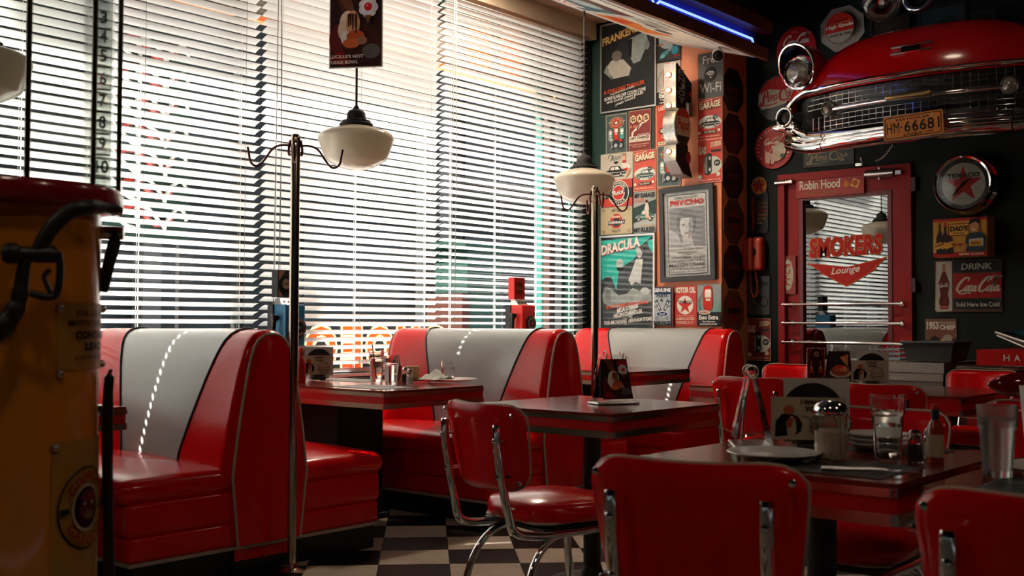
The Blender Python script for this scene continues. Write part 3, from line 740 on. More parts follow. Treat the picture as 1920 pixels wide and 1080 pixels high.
# ---------------------------------------------------------------- unseen fill lamps added to brighten the room and the posters
for i, (x, y, e) in enumerate(((.4, .4, 5), (-1.2, 2.4, 5), (2.0, -1.4, 6), (4.6, .2, 3), (5.4, 2.6, 1.6), (5.7, 5.05, 58))):
    o = T('fill_lamp', ('round warm ceiling lamp nearest the viewer', 'round warm ceiling lamp towards the left wall', 'round warm ceiling lamp towards the rear wall', 'round warm ceiling lamp over the right side tables', 'round warm ceiling lamp in front of the red door', 'round ceiling lamp between the soffit and the window')[i], 'ceiling lamp', (x, y, ZC), 0, 'ceiling lamps over the dining room')
    B().lathe([(.17, -.07), (.18, -.06), (.18, 0)], 28).obj('housing', BLACK, o)
    B().lathe([(.001, -.078), (.15, -.074), (.155, -.071)], 28).obj('disc', EMIT('fill_lamp_disc', (1, .78, .55), 6), o)
    l = bpy.data.lights.new('fill_lamp_light', 'AREA'); l.shape = 'DISK'; l.size = .3; l.energy = e; l.color = (1, .80, .62)
    lo = bpy.data.objects.new('fill_lamp_light', l); COL.objects.link(lo); lo.parent = o; lo.location = (0, 0, -.085)
# ================================================================ posters and tin signs on the poster wall
DK, CRM, RD, TEAL = '#1b1d1d', '#d6cdb4', '#b82a1c', '#2fa390'
GP = 'tin signs and posters on the wall by the window'
ALU = MAT('thin_silver_frame', (.55, .56, .55), .3, .8)
FBLK = MAT('black_frame', (.015, .016, .018), .45)
# large dark film poster
a = sign('film_poster', 'tall black film poster with slanted cream title, highest on the wall', 'poster', (1126, 37, 1229, 206), 'P', DK, GP, 0, .004, .016, frame=(ALU, .012, .008))
a.r(.02, .01, .98, .99, '#202323').e(.62, .62, .34, .28, '#2b2f2f').p([(.5, .78), (.52, .6), (.6, .5), (.72, .52), (.82, .66), (.84, .84)], '#97a49f').p([(.5, .78), (.52, .6), (.56, .56), (.58, .78)], '#1a1c1c')
a.e(.8, .74, .05, .06, '#97a49f').p([(.1, .5), (.2, .58), (.42, .57), (.56, .46), (.52, .38), (.24, .37)], '#b9b7ab').p([(.06, .46), (.12, .54), (.18, .42), (.22, .36)], '#8f928c').e(.3, .62, .09, .06, '#77736a').e(.84, .68, .05, .05, '#7f8a86').p([(.5, .3), (.7, .5), (.97, .45), (.97, .2)], '#262a2a')
for i, (s_, y0, x0, x1, c, hh) in enumerate((('A CHILLING THRILLER', .205, .06, .80, '#cf4a24', .045), ('THE MODERN SCREEN', .185, .18, .62, '#c9c9c0', .018), ('BORIS KARLOFF COLIN CLIVE', .13, .08, .82, '#d9d9d0', .04), ('MAE CLARK JOHN BOLES', .09, .12, .78, '#d9d9d0', .034), ('JAMES WHALE', .055, .28, .64, '#d9d9d0', .03))):
    a.t(s_, x0, y0, x1, y0+hh, c, .03, 0, 1, .055)
a.t('FRANKENSTEIN', .045, .745, .975, .84, '#8a2f14', .07, 0, 1, .14); a.t('FRANKENSTEIN', .04, .75, .97, .84, '#d9c27a', .035, 0, 1, .14)
a.L[1] = ([(min(x, a.w*.49), y, z) for x, y, z in a.L[1][0]], a.L[1][1], a.L[1][2]); done(a)
def biker(a):
    a.r(0, 0, 1, 1, '#4c5957').rim(.02, '#a9a08c').e(.5, .78, .33, .15, '#b7a98a').e(.5, .78, .31, .135, '#b3362a').p([(.06, .82), (.3, .76), (.3, .80)], '#b5b8b0').p([(.94, .82), (.7, .76), (.7, .80)], '#b5b8b0').r(.2, .755, .8, .8, '#7f6a4a').star(.5, .78, .06, '#e6e2d4')
    a.arc('LAST STOP', .5, .70, .155, .035, 145, 35, '#e0cfae'); a.arc('GAS STATION', .5, .86, .155, .03, 215, 325, '#e0cfae', .02, True)
    a.pump(.14, .32, .32, .62, '#8aa39c').pump(.38, .34, .62, .68, '#b8372a').pump(.66, .34, .88, .66, '#3f9486')
    a.e(.34, .2, .13, .085, '#1c1f20').e(.34, .2, .09, .06, '#8c9491').e(.74, .19, .13, .085, '#1c1f20').e(.74, .19, .09, .06, '#8c9491')
    a.p([(.28, .28), (.44, .34), (.64, .33), (.72, .28), (.66, .16), (.4, .15)], '#30363a').p([(.6, .34), (.78, .36), (.82, .3), (.7, .27)], '#a7392c').e(.5, .2, .08, .05, '#b0b5b0').p([(.2, .38), (.3, .4), (.42, .33), (.3, .3)], '#c8beb0').p([(.3, .34), (.38, .34), (.3, .1), (.24, .1)], '#7d8380')
a = sign('tin_sign', 'grey tin sign with motorcycle and three pumps, left of the dark red gas sign', 'sign', (1136, 214, 1176, 288), 'P', '#4c5957', GP); biker(a); done(a)
a = sign('tin_sign', 'dark red tin sign with fuel nozzle and three lettered hexagons', 'sign', (1179, 206, 1220, 283), 'P', '#7d2a22', GP, .04)
a.rim(.012, '#c9a98a')
for i, c in enumerate('GAS'):
    cx = .2+.3*i; a.p(ell(cx, .79, .145, .105, 6, 30, 390), '#e3c79c'); a.t(c, cx-.08, .735, cx+.08, .845, '#2c2a24', .05)
a.t('& oil', .05, .58, .36, .65, '#d98a68'); a.p([(.14, .37), (.2, .37), (.24, .47), (.5, .56), (.62, .66), (.8, .68), (.8, .70), (.6, .69), (.46, .62), (.24, .52), (.14, .46)], '#e6dcc8').p([(.4, .52), (.52, .6), (.5, .63), (.36, .55)], '#3a2220')
a.r(.03, .23, .97, .37, '#e6dcc8'); a.t('SERVICE STATION', .42, .385, .95, .41, '#e6dcc8'); a.t('LAST CHANCE', .06, .29, .94, .355, '#3a2220', .05); a.t("DON'T SCRATCH THE PAINT", .06, .25, .94, .275, '#3a2220'); a.t('FULL SERVICE & REPAIR', .06, .15, .94, .18, '#e0a98a'); a.t('ROAD SIDE CAFE', .2, .10, .8, .125, '#e0a98a'); done(a)
a = sign('tin_sign', 'cream tin sign with black saloon car and woman in red', 'sign', (1126, 287, 1186, 337), 'P', '#c8c2b0', GP)
a.car(.04, .12, .80, .52, '#22282b'); a.r(.2, .1, .75, .13, '#30363a'); a.stroke([(.24, .78), (.30, .93), (.40, .9), (.36, .78), (.28, .72)], .035, '#24282a'); a.t('Packard', .34, .70, .66, .88, '#24282a', 0, .35, .95, .07)
a.p([(.42, .63), (.5, .58), (.58, .63), (.55, .68), (.45, .68)], '#24282a').e(.75, .88, .05, .07, '#7a2c1c').e(.75, .86, .035, .05, '#d9a98c').p([(.70, .8), (.80, .8), (.78, .66), (.72, .66)], '#d9a98c').p([(.70, .70), (.80, .70), (.79, .58), (.70, .60)], '#c23a26').p([(.68, .6), (.86, .58), (.96, .4), (.74, .36)], '#d8d2c6').p([(.72, .38), (.88, .42), (.84, .28), (.76, .30)], '#b8402e').p([(.86, .40), (.96, .34), (.82, .04), (.78, .04), (.86, .30)], '#c99f83'); done(a)
def garage(a, car='#3d5b56', bgc='#c8503c'):
    a.rim(.012, '#d9a98a').e(.5, .42, .46, .16, '#c9cfc4').car(.08, .29, .9, .52, car).e(.74, .53, .1, .05, '#2d3a3a'); a.t('24/7', .68, .51, .80, .55, '#c9cfc4')
    a.t('KEEP CALM', .06, .90, .6, .93, '#e6cfae', .02, 0, 1, .04); a.t('GARAGE', .06, .71, .94, .88, '#5b1e16', .05, 0, 1, .05); a.t('GARAGE', .08, .725, .95, .89, '#e3d6b4', .05, 0, 1, .05); a.r(.25, .14, .78, .21, '#2b2f2f'); a.t('FULL SERVICE', .29, .155, .74, .195, '#d9cdb0'); a.o(.1, .17, .035, '#d6cdb4').o(.89, .2, .035, '#d6cdb4'); a.t('TIRES REPAIRS PARTS', .08, .055, .92, .08, '#e6cfae')
a = sign('tin_sign', 'red garage tin sign with green car, above the grey woman-and-car sign', 'sign', (1188, 281, 1230, 358), 'P', '#c8503c', GP); garage(a); done(a)
a = sign('tin_sign', 'red and black striped tin sign with round car service badge', 'sign', (1126, 337, 1185, 387), 'P', '#c23322', GP)
a.r(0, .30, 1, .68, '#2a2f2e').o(.57, .5, .47, '#ded8c8').o(.57, .5, .44, '#24292a').o(.57, .5, .29, '#ded8c8').o(.57, .5, .26, '#b8352a').p([(.32, .38), (.82, .52), (.82, .62), (.32, .48)], '#3a4042'); a.t('Buick', .38, .41, .76, .57, '#ded8c8', .02, .3, 1, .06); a.arc('AUTHORIZED', .57, .5, .315, .10, 150, 30, '#ded8c8'); a.arc('SERVICE', .57, .5, .315, .10, 220, 320, '#ded8c8', .02, True); done(a)
a = sign('tin_sign', 'cream car parts tin sign with round red badge, above the green film poster', 'sign', (1126, 388, 1185, 439), 'P', '#b5a682', GP)
a.o(.5, .48, .29, '#e0d6bc').o(.5, .48, .28, '#b2432e').p([(.24, .34), (.26, .50), (.42, .50), (.42, .58), (.6, .58), (.6, .50), (.78, .52), (.76, .36), (.6, .37), (.6, .28), (.42, .28), (.42, .36)], '#2b3438'); a.t('CHEVROLET', .27, .385, .75, .475, '#e6e2d6', .04); a.t('Genuine', .36, .6, .62, .70, '#e0d6bc', .02, .2); a.arc('WE USE', .5, .48, .36, .10, 118, 62, '#2b2f2f'); a.arc('PARTS', .5, .48, .33, .10, 242, 298, '#2b2f2f', .02, True)
for x in (.1, .9):
    for y in (.1, .9): a.ring(x, y, .05, .3, '#4a463a')
done(a)
a = sign('tin_sign', 'grey and green tin sign of a woman seated on a car bonnet', 'sign', (1188, 359, 1230, 437), 'P', '#9fa39b', GP)
a.p([(0, .25), (0, .62), (1, .80), (1, .45)], '#2c3f3a').car(.06, .28, .94, .56, '#4b7068').p([(.56, .72), (.66, .72), (.72, .58), (.66, .44), (.52, .46), (.5, .58)], '#c9bfae').e(.6, .76, .06, .035, '#4a2a20').p([(.6, .46), (.68, .46), (.78, .32), (.72, .30)], '#c9a58c').p([(.5, .5), (.58, .5), (.66, .36), (.6, .34)], '#c9a58c')
a.t('MY GARAGE', .06, .85, .96, .97, '#24282a', .04); a.t('WHAT HAPPENS', .06, .79, .5, .83, '#c8532e'); a.t('IN MY GARAGE', .06, .74, .48, .775, '#c8532e'); a.t('STAYS IN MY', .36, .165, .96, .195, '#c98a3a'); a.t('MY RULES!', .04, .02, .96, .14, '#24282a', .04); done(a)
a = sign('film_poster', 'tall turquoise and grey film poster behind glass, lowest on the wall', 'poster', (1125, 440, 1228, 618), 'P', '#3a4040', GP, 0, .004, .016, frame=(ALU, .014, .017), glass=True)
a.r(.02, .01, .98, .99, '#343a3a').p([(.02, .52), (.02, .95), (.96, .98), (.74, .88), (.62, .74), (.45, .68), (.34, .62), (.3, .42), (.2, .56), (.1, .56)], '#1fae9c').e(.36, .70, .07, .05, '#9fa8a0').p([(.30, .66), (.44, .66), (.42, .62), (.32, .62)], '#20201f').p([(.52, .52), (.66, .74), (.78, .74), (.74, .48), (.64, .50), (.58, .46)], '#b9bcb4').p([(.66, .86), (.78, .86), (.77, .78), (.72, .74), (.67, .78)], '#a9aca6').p([(.72, .86), (.79, .87), (.79, .78)], '#4a4d4b').p([(.86, .92), (.96, .94), (.96, .8), (.9, .84)], '#1fae9c')
a.p([(.04, .36), (.1, .46), (.2, .44), (.34, .36), (.5, .38), (.6, .44), (.74, .40), (.92, .42), (.94, .3), (.7, .26), (.5, .22), (.2, .24), (.06, .28)], '#8b938e').e(.82, .40, .08, .04, '#b3b8b2').p([(.1, .44), (.2, .42), (.2, .3), (.1, .3)], '#6e7471').p([(.66, .38), (.78, .36), (.58, .12), (.5, .14)], '#9aa19c').p([(.4, .24), (.52, .3), (.5, .05), (.44, .05)], '#5f6663')
a.t('DRACULA', .03, .78, .74, .90, '#7f2a20', .08, 0, 1, .08); a.t('DRACULA', .025, .79, .735, .90, '#ded3c8', .04, 0, 1, .08)
for s_, x0, y0, x1, hh, c in (('BLOODY TERROR TRANSYLVANIA', .12, .215, .88, .038, '#cf4a2c'), ('BELA LUGOSI', .32, .175, .70, .045, '#e0ddd2'), ('HELEN CHANDLER', .26, .12, .78, .045, '#e0ddd2'), ('TOD BROWNING  ABRAHAM STOKER', .08, .045, .98, .04, '#d9d6cc')):
    a.t(s_, x0, y0, x1, y0+hh, c, .035, 0, 1, .055)
done(a)
# coral half
a = sign('tin_sign', 'dark tin sign of a teal bottle and pale shape, partly under the soffit', 'sign', (1232, 60, 1276, 116), 'P', '#14181a', GP)
a.e(.42, .75, .34, .3, '#9aaeb0').p([(.3, .6), (.55, .9), (.62, .86), (.4, .5)], '#b9a9a0').p([(.08, .12), (.2, .32), (.44, .42), (.5, .28), (.3, .18)], '#3f8c8e').e(.24, .22, .10, .07, '#6fb5b4').p([(.45, .4), (.62, .55), (.7, .5), (.52, .32)], '#8d97a0').o(.76, .36, .14, '#2a7f92'); a.r(.04, .58, .28, .63, '#b5683c'); a.r(.72, .14, .98, .2, '#8a2418'); done(a)
a = sign('tin_sign', 'white tin sign with red fuel pump, behind the lit arrow', 'sign', (1232, 114, 1275, 195), 'P', '#b9b5a6', GP)
a.pump(.26, .34, .66, .95, '#bf2a20'); a.stroke([(.24, .8), (.06, .6), (.12, .4)], .02, '#6d7f78', 0).r(0, 0, 1, .30, '#1d1f1f').e(.36, .32, .26, .06, '#d9d2bf'); a.t('HUMBLE', .16, .295, .56, .345, '#a8281c'); a.t('Esso', .1, .16, .56, .27, '#e6e2d6', .05); a.t('The Famous', .14, .10, .7, .14, '#d6d2c6'); a.t('GASOLINE', .12, .03, .9, .07, '#d6d2c6'); done(a)
a = sign('tin_sign', 'orange red last chance tin sign behind the lit arrow', 'sign', (1232, 195, 1275, 272), 'P', '#c23c28', GP)
a.t('LAST CHANCE', .06, .86, .96, .96, '#e6c9ae', .04, 0, 1, .03); a.p([(.3, .35), (.4, .7), (.6, .7), (.7, .35)], '#c98d52').r(.34, .5, .66, .54, '#7d2a1c').e(.24, .36, .14, .08, '#2b2f2f').e(.24, .36, .09, .05, '#b9b4a6').r(.06, .02, .9, .1, '#d9cfae'); a.t('ROUTE', .12, .035, .5, .085, '#3a2a20'); a.t('GAS', .2, .18, .6, .28, '#d9b08a'); done(a)
a = sign('tin_sign', 'grey tin sign with motorcycle and pumps under the lit arrow tail', 'sign', (1232, 272, 1276, 350), 'P', '#465754', GP); biker(a); done(a)
a = sign('tin_sign', 'dark grey chalk style internet sign behind the white camera', 'sign', (1309, 98, 1356, 184), 'P', '#3d4243', GP)
a.rim(.012, '#6d5a44').o(.5, .52, .16, '#141617').o(.5, .455, .02, '#d6d6d0')
for r in (.05, .085, .12): a.put([(.5+(q*a.h/a.w)*math.cos(math.radians(t)), .455+q*math.sin(math.radians(t))) for q in (r, r+.018) for t in range(40, 141, 10)], [(i, i+1, 12+i, 11+i) for i in range(10)], '#d6d6d0')
a.t('Free', .2, .76, .86, .93, '#c9c9c2', .01); a.t('Wi-Fi', .08, .12, .92, .33, '#c9c9c2', .01); done(a)
a = sign('tin_sign', 'bright red garage tin sign with black car, below the internet sign', 'sign', (1308, 184, 1354, 261), 'P', '#b92a1c', GP); garage(a, '#2b3036'); done(a)
def station(a):
    a.rim(.012, '#d9a98a').e(.62, .4, .36, .2, '#b9bdb4').p([(.28, .2), (.28, .6), (.42, .68), (.58, .66), (.58, .24), (.44, .16)], '#1f2526').p([(.3, .24), (.3, .58), (.4, .62), (.4, .2)], '#6f7876').e(.5, .56, .04, .045, '#b9bdb4').e(.5, .3, .04, .045, '#b9bdb4').e(.8, .44, .13, .075, '#22282a'); a.t('24/7', .72, .41, .88, .47, '#b9bdb4'); a.t('GAS', .05, .66, .36, .84, '#d9cdb0', .05, .1); a.t('STATION', .54, .80, .96, .92, '#d9cdb0', .04, .1, 1, .03); a.r(.56, .70, .97, .75, '#2b2f2f').o(.12, .14, .05, '#b9bda8').o(.85, .18, .05, '#b9bda8'); a.t('FULL SERVICE', .06, .05, .94, .075, '#e6c9ae')
a = sign('tin_sign', 'red gas station tin sign with black pump, above the right corner of the framed poster', 'sign', (1308, 261, 1354, 342), 'P', '#c23a28', GP); station(a); done(a)
a = sign('framed_poster', 'grey thriller poster behind glass in a thick black frame', 'poster', (1238, 349, 1340, 527), 'P', '#a9aaa4', GP, 0, .004, .02, rot=.026, frame=(FBLK, .040, .022), glass=True)
a.r(.02, .02, .98, .98, '#a5a6a1').r(.14, .07, .86, .92, '#1f2121').r(.155, .08, .845, .91, '#b4b5af').r(.17, .36, .83, .78, '#77797a').p([(.17, .36), (.17, .56), (.32, .5), (.42, .36)], '#a3a5a4').p([(.17, .36), (.17, .50), (.33, .44), (.40, .36)], '#9b9d9c').e(.49, .62, .185, .135, '#5f6060').p([(.40, .36), (.42, .48), (.58, .48), (.62, .36)], '#a9aaa8').e(.49, .58, .125, .135, '#b4b5b2').p(ell(.49, .58, .125, .135, 20, -80, 60), '#8d8e8c').p(ell(.49, .66, .15, .075, 20, 5, 175), '#6b6c6b').e(.44, .60, .028, .007, '#6a6a69').e(.55, .60, .028, .007, '#5e5e5d').e(.49, .505, .036, .008, '#7d6c6a').p([(.485, .59), (.50, .59), (.515, .545), (.48, .545)], '#a2a3a0')
for i in range(9): a.r(.18, .38+i*.044, .82, .386+i*.044, '#7d7f80' if i % 2 else '#85878a') if i in (0, 8) else None
a.t("ALFRED HITCHCOCK'S", .28, .87, .72, .895, '#2a2c2c', .02); a.t('PSYCHO', .2, .80, .82, .86, '#a8281c', .06, 0, 1.1)
for s_, x0, y0, x1, hh, c in (('A New and Altogether Different', .2, .325, .82, .02, '#3a3226'), ('Screen Excitement!!!', .32, .297, .7, .018, '#3a3226'), ('STARRING', .42, .272, .58, .012, '#2a2c2c'), ('ANTHONY PERKINS  VERA MILES', .19, .235, .82, .027, '#2a2c2c'), ('JOHN GAVIN & JANET LEIGH as', .19, .20, .82, .025, '#2a2c2c'), ('MARION CRANE', .175, .155, .83, .034, '#1f2121'), ('MARTIN BALSAM  JOHN McINTIRE', .19, .118, .82, .02, '#2a2c2c'), ('Directed by  Screenplay by', .2, .092, .82, .013, '#2a2c2c')): a.t(s_, x0, y0, x1, y0+hh, c, .025)
done(a)
a = sign('tin_sign', 'navy and silver tin sign with crossed pistons and oval badge', 'sign', (1222, 537, 1262, 612), 'P', '#6d3c24', GP, .02, .006, .03)
a.r(.05, .03, .95, .97, '#1e3350').r(.12, .05, .88, .80, '#a9b1b5')
for s_ in (-1, 1): a.p([(.5+s_*q, w) for q, w in ((.04, .42), (.14, .38), (.34, .62), (.24, .68))], '#27343a').p([(.5+s_*q, w) for q, w in ((.1, .44), (.15, .42), (.29, .6), (.23, .63))], '#d0d4d2').ring(.5+s_*.3, .56, .08, .25, '#3a4a52')
a.e(.5, .31, .27, .065, '#dfe3e3').e(.5, .31, .25, .056, '#1e3f6e').ring(.26, .21, .04, .3, '#27343a').ring(.74, .21, .04, .3, '#27343a')
a.t('GENUINE', .1, .86, .9, .955, '#d9dcd9', .04); a.t('PARTS', .25, .725, .76, .80, '#1e2a34', .04); a.t('&', .42, .62, .56, .69, '#1e2a34', .04); a.t('Ford', .36, .275, .64, .35, '#dfe3e3', .01, .3); a.t('SERVICE', .1, .04, .9, .13, '#16222c', .05); done(a)
a = sign('tin_sign', 'red motor oil tin sign with white disc and red star', 'sign', (1263, 536, 1306, 611), 'P', '#c22c1c', GP, .02)
a.o(.5, .52, .235, '#d9d6c8').star(.5, .50, .22, '#c22c1c').r(.12, .245, .88, .255, '#e0b8a0'); a.t('MOTOR OIL', .04, .82, .96, .97, '#d9d2bc', .05); a.t('TEXACO', .2, .56, .8, .63, '#17191a', .04); a.t('LUBRICATES', .1, .145, .9, .21, '#e0cbb4', .02); a.t('PERFECTLY', .13, .05, .87, .115, '#e0cbb4', .02); done(a)
a = sign('tin_sign', 'grey and black tin sign with one red fuel pump, next to the red star sign', 'sign', (1307, 533, 1352, 611), 'P', '#8f9a96', GP, .02)
for i in range(9): a.p([(.04+i*.11, .34), (.12+i*.11, .34), (.02+i*.11, .66)], '#6fa59d')
a.pump(.26, .36, .66, .97, '#c22c1c'); a.r(.34, .68, .6, .72, '#d9d6c8'); a.stroke([(.26, .8), (.1, .6), (.12, .42), (.24, .38)], .02, '#3a4444', 0).r(0, 0, 1, .33, '#1f2223').e(.33, .325, .24, .055, '#d9d2c0').ring(.33, .325, .05, .16, '#b82a1c'); a.t('NO MOLD', .15, .30, .51, .345, '#a8281c', .04); a.t('Esso Extra', .1, .15, .9, .26, '#e6e2d6', .04); a.t('The Famous', .22, .085, .78, .125, '#d6d2c6', .03); a.t('GASOLINE', .14, .02, .86, .06, '#d6d2c6', .03); done(a)
# ------------------------------------------------ lit arrow sign standing out from the wall
GALV = MAT('galvanised_sheet', (.34, .34, .32), .38, .85, noise=.5, scale=60)
pt = onX(1290, 228, WP)
ar = T('arrow_sign', 'metal arrow sign with glowing bulbs and red disc, projecting from the coral wall', 'light sign', (WP-.02, 0, 0))
zt = lambda y: onX(1276, y, 7.40).z
y0, y1 = onX(1253, 228, 7.34).y, onX(1277, 228, 7.34).y
z = [zt(v) for v in (124, 203, 206, 274, 276, 300, 332)]
out = [(-.26, z[0]), (-.045, z[0]-.13), (-.045, z[0]-.29), (-.125, z[0]-.29), (-.125, z[2])]
cz = (z[2]+z[3])/2; rz_ = (z[2]-z[3])/2*1.06
out += [(-.17+rz_*.72*math.cos(math.radians(q)), cz+rz_*math.sin(math.radians(q))) for q in range(62, -61, -12)]
out += [(-.10, z[4]), (-.10, z[5]), (-.035, z[6]), (-.16, z[6]+.02), (-.26, z[5]-.02), (-.26, z[4])]
out += [(-.17+rz_*.72*math.cos(math.radians(q)), cz+rz_*math.sin(math.radians(q))) for q in range(242, 117, -12)]
out += [(-.26, z[2])]
Mf = Matrix(((1, 0, 0), (0, 0, -1), (0, 1, 0)))
B().prism(out[::-1] if False else out, -y0+.004, -y1-.004, Mf).obj('rim', GALV, ar, ang=25)
fa = Art(1, 1)
def W(x, zz): return (x+.5, zz+.5)
fa.p([W(*q) for q in out], '#151515'); fa.p([W(-.17+rz_*.70*math.cos(math.radians(q)), cz+rz_*.97*math.sin(math.radians(q))) for q in range(0, 360, 10)], '#1d2028')
fa.p([W(-.17+rz_*.70*math.cos(math.radians(q)), cz+rz_*.97*math.sin(math.radians(q))) for q in range(-20, 201, 10)], '#b3241a'); fa.p([W(-.17+rz_*.70*math.cos(math.radians(q)), cz+rz_*.97*math.sin(math.radians(q))) for q in list(range(-30, 31, 10))+list(range(150, 211, 10))], '#c8b48a')
fa.t('Pepsi', *W(-.17-rz_*.58, cz-.05), *W(-.17+rz_*.58, cz+.06), '#b3241a', .03, .2); fa.t('ENJOY', *W(-.245, z[1]+.02), *W(-.15, z[0]-.04), '#8f8b82', .02, vert=True); fa.p([W(-.10, z[0]-.22), W(-.055, z[0]-.19), W(-.055, z[0]-.25)], '#b3241a'); fa.p([W(-.10+.035*math.cos(q*.6), z[5]+.045+.05*math.sin(q*.6)-.03) for q in range(10)], '#a8241a')
for sgn in (1,): fa.mesh(ar, M=Matrix.Translation((0, y1-.006, 0)) @ Mf.to_4x4(), mat=PRINT('satin_print', .5))
BULB = EMIT('warm_bulb', (1, .52, .2), 7); yb = (y0+y1)/2
for zz in (z[0]-.09, z[0]-.21, z[0]-.33, z[4]-.05):
    b = B().lathe([(.001, .03), (.012, .027), (.017, .015), (.012, .002), (.012, 0)], 12, (-.262, yb, zz), Matrix.Rotation(-PI/2, 3, 'Y')).obj('bulb', BULB, ar)
    B().lathe([(.022, -.001), (.022, .004), (.012, .005)], 14, (-.262, yb, zz), Matrix.Rotation(-PI/2, 3, 'Y'), cap=False).obj('socket', COPPER, ar)
    l = bpy.data.lights.new('bulb_light', 'POINT'); l.energy = .3; l.color = (1, .55, .25); l.shadow_soft_size = .02
    lo = bpy.data.objects.new('bulb_light', l); COL.objects.link(lo); lo.parent = ar; lo.location = (-.32, yb, zz)
for k in range(26):
    q = math.radians(120+k*4.8); B().box((-.17+rz_*.74*math.cos(q), y1-.004, cz+rz_*1.02*math.sin(q)), (.01, .012, .012)).obj('rim_tooth', BLACK, ar, sm=False)
B().box2((-.03, yb-.03, z[1]-.05), (.02, yb+.03, z[1]+.05)).obj('bracket', GALV, ar, sm=False)
# security camera under the soffit
p = onX(1348, 92, 7.25)
o = T('security_camera', 'small white dome camera under the soffit in front of the internet sign', 'camera', (p.x, p.y, p.z+.05))
WPL = MAT('white_plastic', (.62, .60, .56), .35)
B().lathe([(.035, .012), (.035, 0), (.03, -.006)][::-1], 20).obj('base', WPL, o); B().tube([(0, 0, 0), (0, 0, -.04), (-.03, -.01, -.07)], .012, 8).obj('arm', WPL, o)
q = Vector((-.8, -.45, -.4)).normalized().to_track_quat('Z', 'Y').to_matrix()
B().lathe([(.001, -.06), (.035, -.055), (.045, -.03), (.046, .03), (.042, .04)], 20, (-.03, -.01, -.10), q).obj('housing', WPL, o); B().lathe([(.041, .036), (.041, .042), (.02, .046), (.001, .047)], 20, (-.03, -.01, -.10), q).obj('lens', BLACK, o)
# ------------------------------------------------ octagon plates on the narrow return wall
octs = [((1356, 130, 1394, 209), '#171817', 'black', [('', '')]), ((1357, 214, 1394, 288), '#3a1d14', 'dark brown', 0), ((1357, 292, 1394, 372), '#15130f', 'black', 0), ((1357, 375, 1395, 457), '#5d4434', 'tan', 0), ((1357, 460, 1395, 541), '#121314', 'black', 0), ((1357, 545, 1395, 626), '#7a4a22', 'mustard', 0), ((1357, 632, 1395, 712), '#121314', 'black', 0)]
desc = ['topmost black octagon plate on the narrow side of the coral pillar', 'dark brown octagon plate on the narrow pillar side, second from the top', 'black octagon plate on the narrow pillar side, third from the top', 'faded tan octagon plate with red centre on the narrow pillar side', 'black octagon plate with rust lettering on the narrow pillar side, below the tan one', 'mustard round-badged octagon plate on the narrow pillar side', 'lowest black octagon plate on the pillar side, by the booth end']
for k, (bx, c, nm, _) in enumerate(octs):
    a = sign('octagon_plate', desc[k], 'sign', bx, 'R', c, 'octagon plates on the pillar side', shape='oct')
    cc = ['#4a2a1c', '#6b2a1a', '#5a3a22', '#7d2a1e', '#5a3020', '#8a2a1a', '#4a2a1c'][k]
    a.ring(.5, .5, .40, .05, cc).r(.2, .42, .8, .58, cc)
    if k in (3, 5): a.o(.5, .55, .22, '#8a2a1e').r(.2, .46, .8, .6, '#2a1c16')
    a.ring(.5, .5, .30, .03, cc)
    for q in range(3): a.r(.28+.06*(q == 2), .25+.05*q, .72-.06*(q == 0), .275+.05*q, cc)
    done(a)
# ================================================================ door wall
GD = 'signs on the dark door wall'
a = sign('bottle_cap_sign', 'round red soda button sign behind the car headlight', 'sign', (1456, 50, 1529, 138), 'D', '#b5120f', GD, shape='round', th=.02, off=.02)
a.e(.44, .24, .24, .26, '#1b1d24').e(.5, .36, .16, .14, '#2a1c1a').p([(.2, .12), (.4, .3), (.42, .1)], '#a89a7a').e(.55, .44, .12, .09, '#8d8f94'); a.cola(.16, .60, .84, .84, '#ded6c8', .13); a.t('DRINK', .4, .87, .56, .9, '#d8b8a8', .01); done(a)
a = sign('tin_sign', 'white octagon tin sign with red disc, above the car bonnet', 'sign', (1539, 13, 1619, 94), 'D', '#9c968a', GD, shape='oct', rot=.06)
for i in range(72):
    q = math.radians(i*5); a.p([(.5+r*math.cos(q+d), .5+r*math.sin(q+d)) for r, d in ((.35, -.018), (.35, .018), (.38, .018), (.38, -.018))], '#3a3733')
for s_ in (-1, 1):
    for i in range(9): a.r(.5+s_*.37, .42+i*.02, .5+s_*.49, .428+i*.02, '#3a3733')
a.o(.5, .5, .34, '#a8a296').p(ell(.5, .5, .335, .335, 30, -8, 188), '#b3261a').r(.17, .44, .83, .6, '#b3261a').p([(.17, .4), (.83, .4), (.83, .45), (.17, .45)], '#b3261a').r(.17, .6, .83, .607, '#c9a070')
a.t('High Grade', .19, .47, .82, .575, '#d6cdb8', .05); a.r(.40, .63, .68, .66, '#7a1a12'); a.t('GAS & OIL', .25, .30, .76, .36, '#24241f', .03); done(a)
a = sign('bottle_cap_sign', 'red white and blue bottle cap sign left of the car bumper', 'sign', (1419, 141, 1497, 226), 'D', '#1f2733', GD, shape='round', th=.02, off=.02)
a.p(ell(.5, .5, .46, .46, 30, 10, 170), '#a8211a').p([(.04, .4), (.06, .64), (.3, .72), (.6, .66), (.95, .72), (.96, .44), (.7, .36), (.4, .3), (.12, .28)], '#b9b3a2'); a.pepsi(.08, .34, .96, .70, '#a8211a', .11); done(a)
a = sign('thermometer_sign', 'round red soda thermometer dial left of the door top', 'sign', (1415, 236, 1487, 316), 'D', '#b3150f', GD, shape='round', th=.02, off=.02)
for i in range(22):
    q = math.radians(215-i*11.9); a.p([(.5+r*math.cos(q+d), .5+r*math.sin(q+d)) for r, d in ((.38, -.03), (.38, .03), (.44, .03), (.44, -.03))], '#d98a78' if i % 2 else '#e0c9bc')
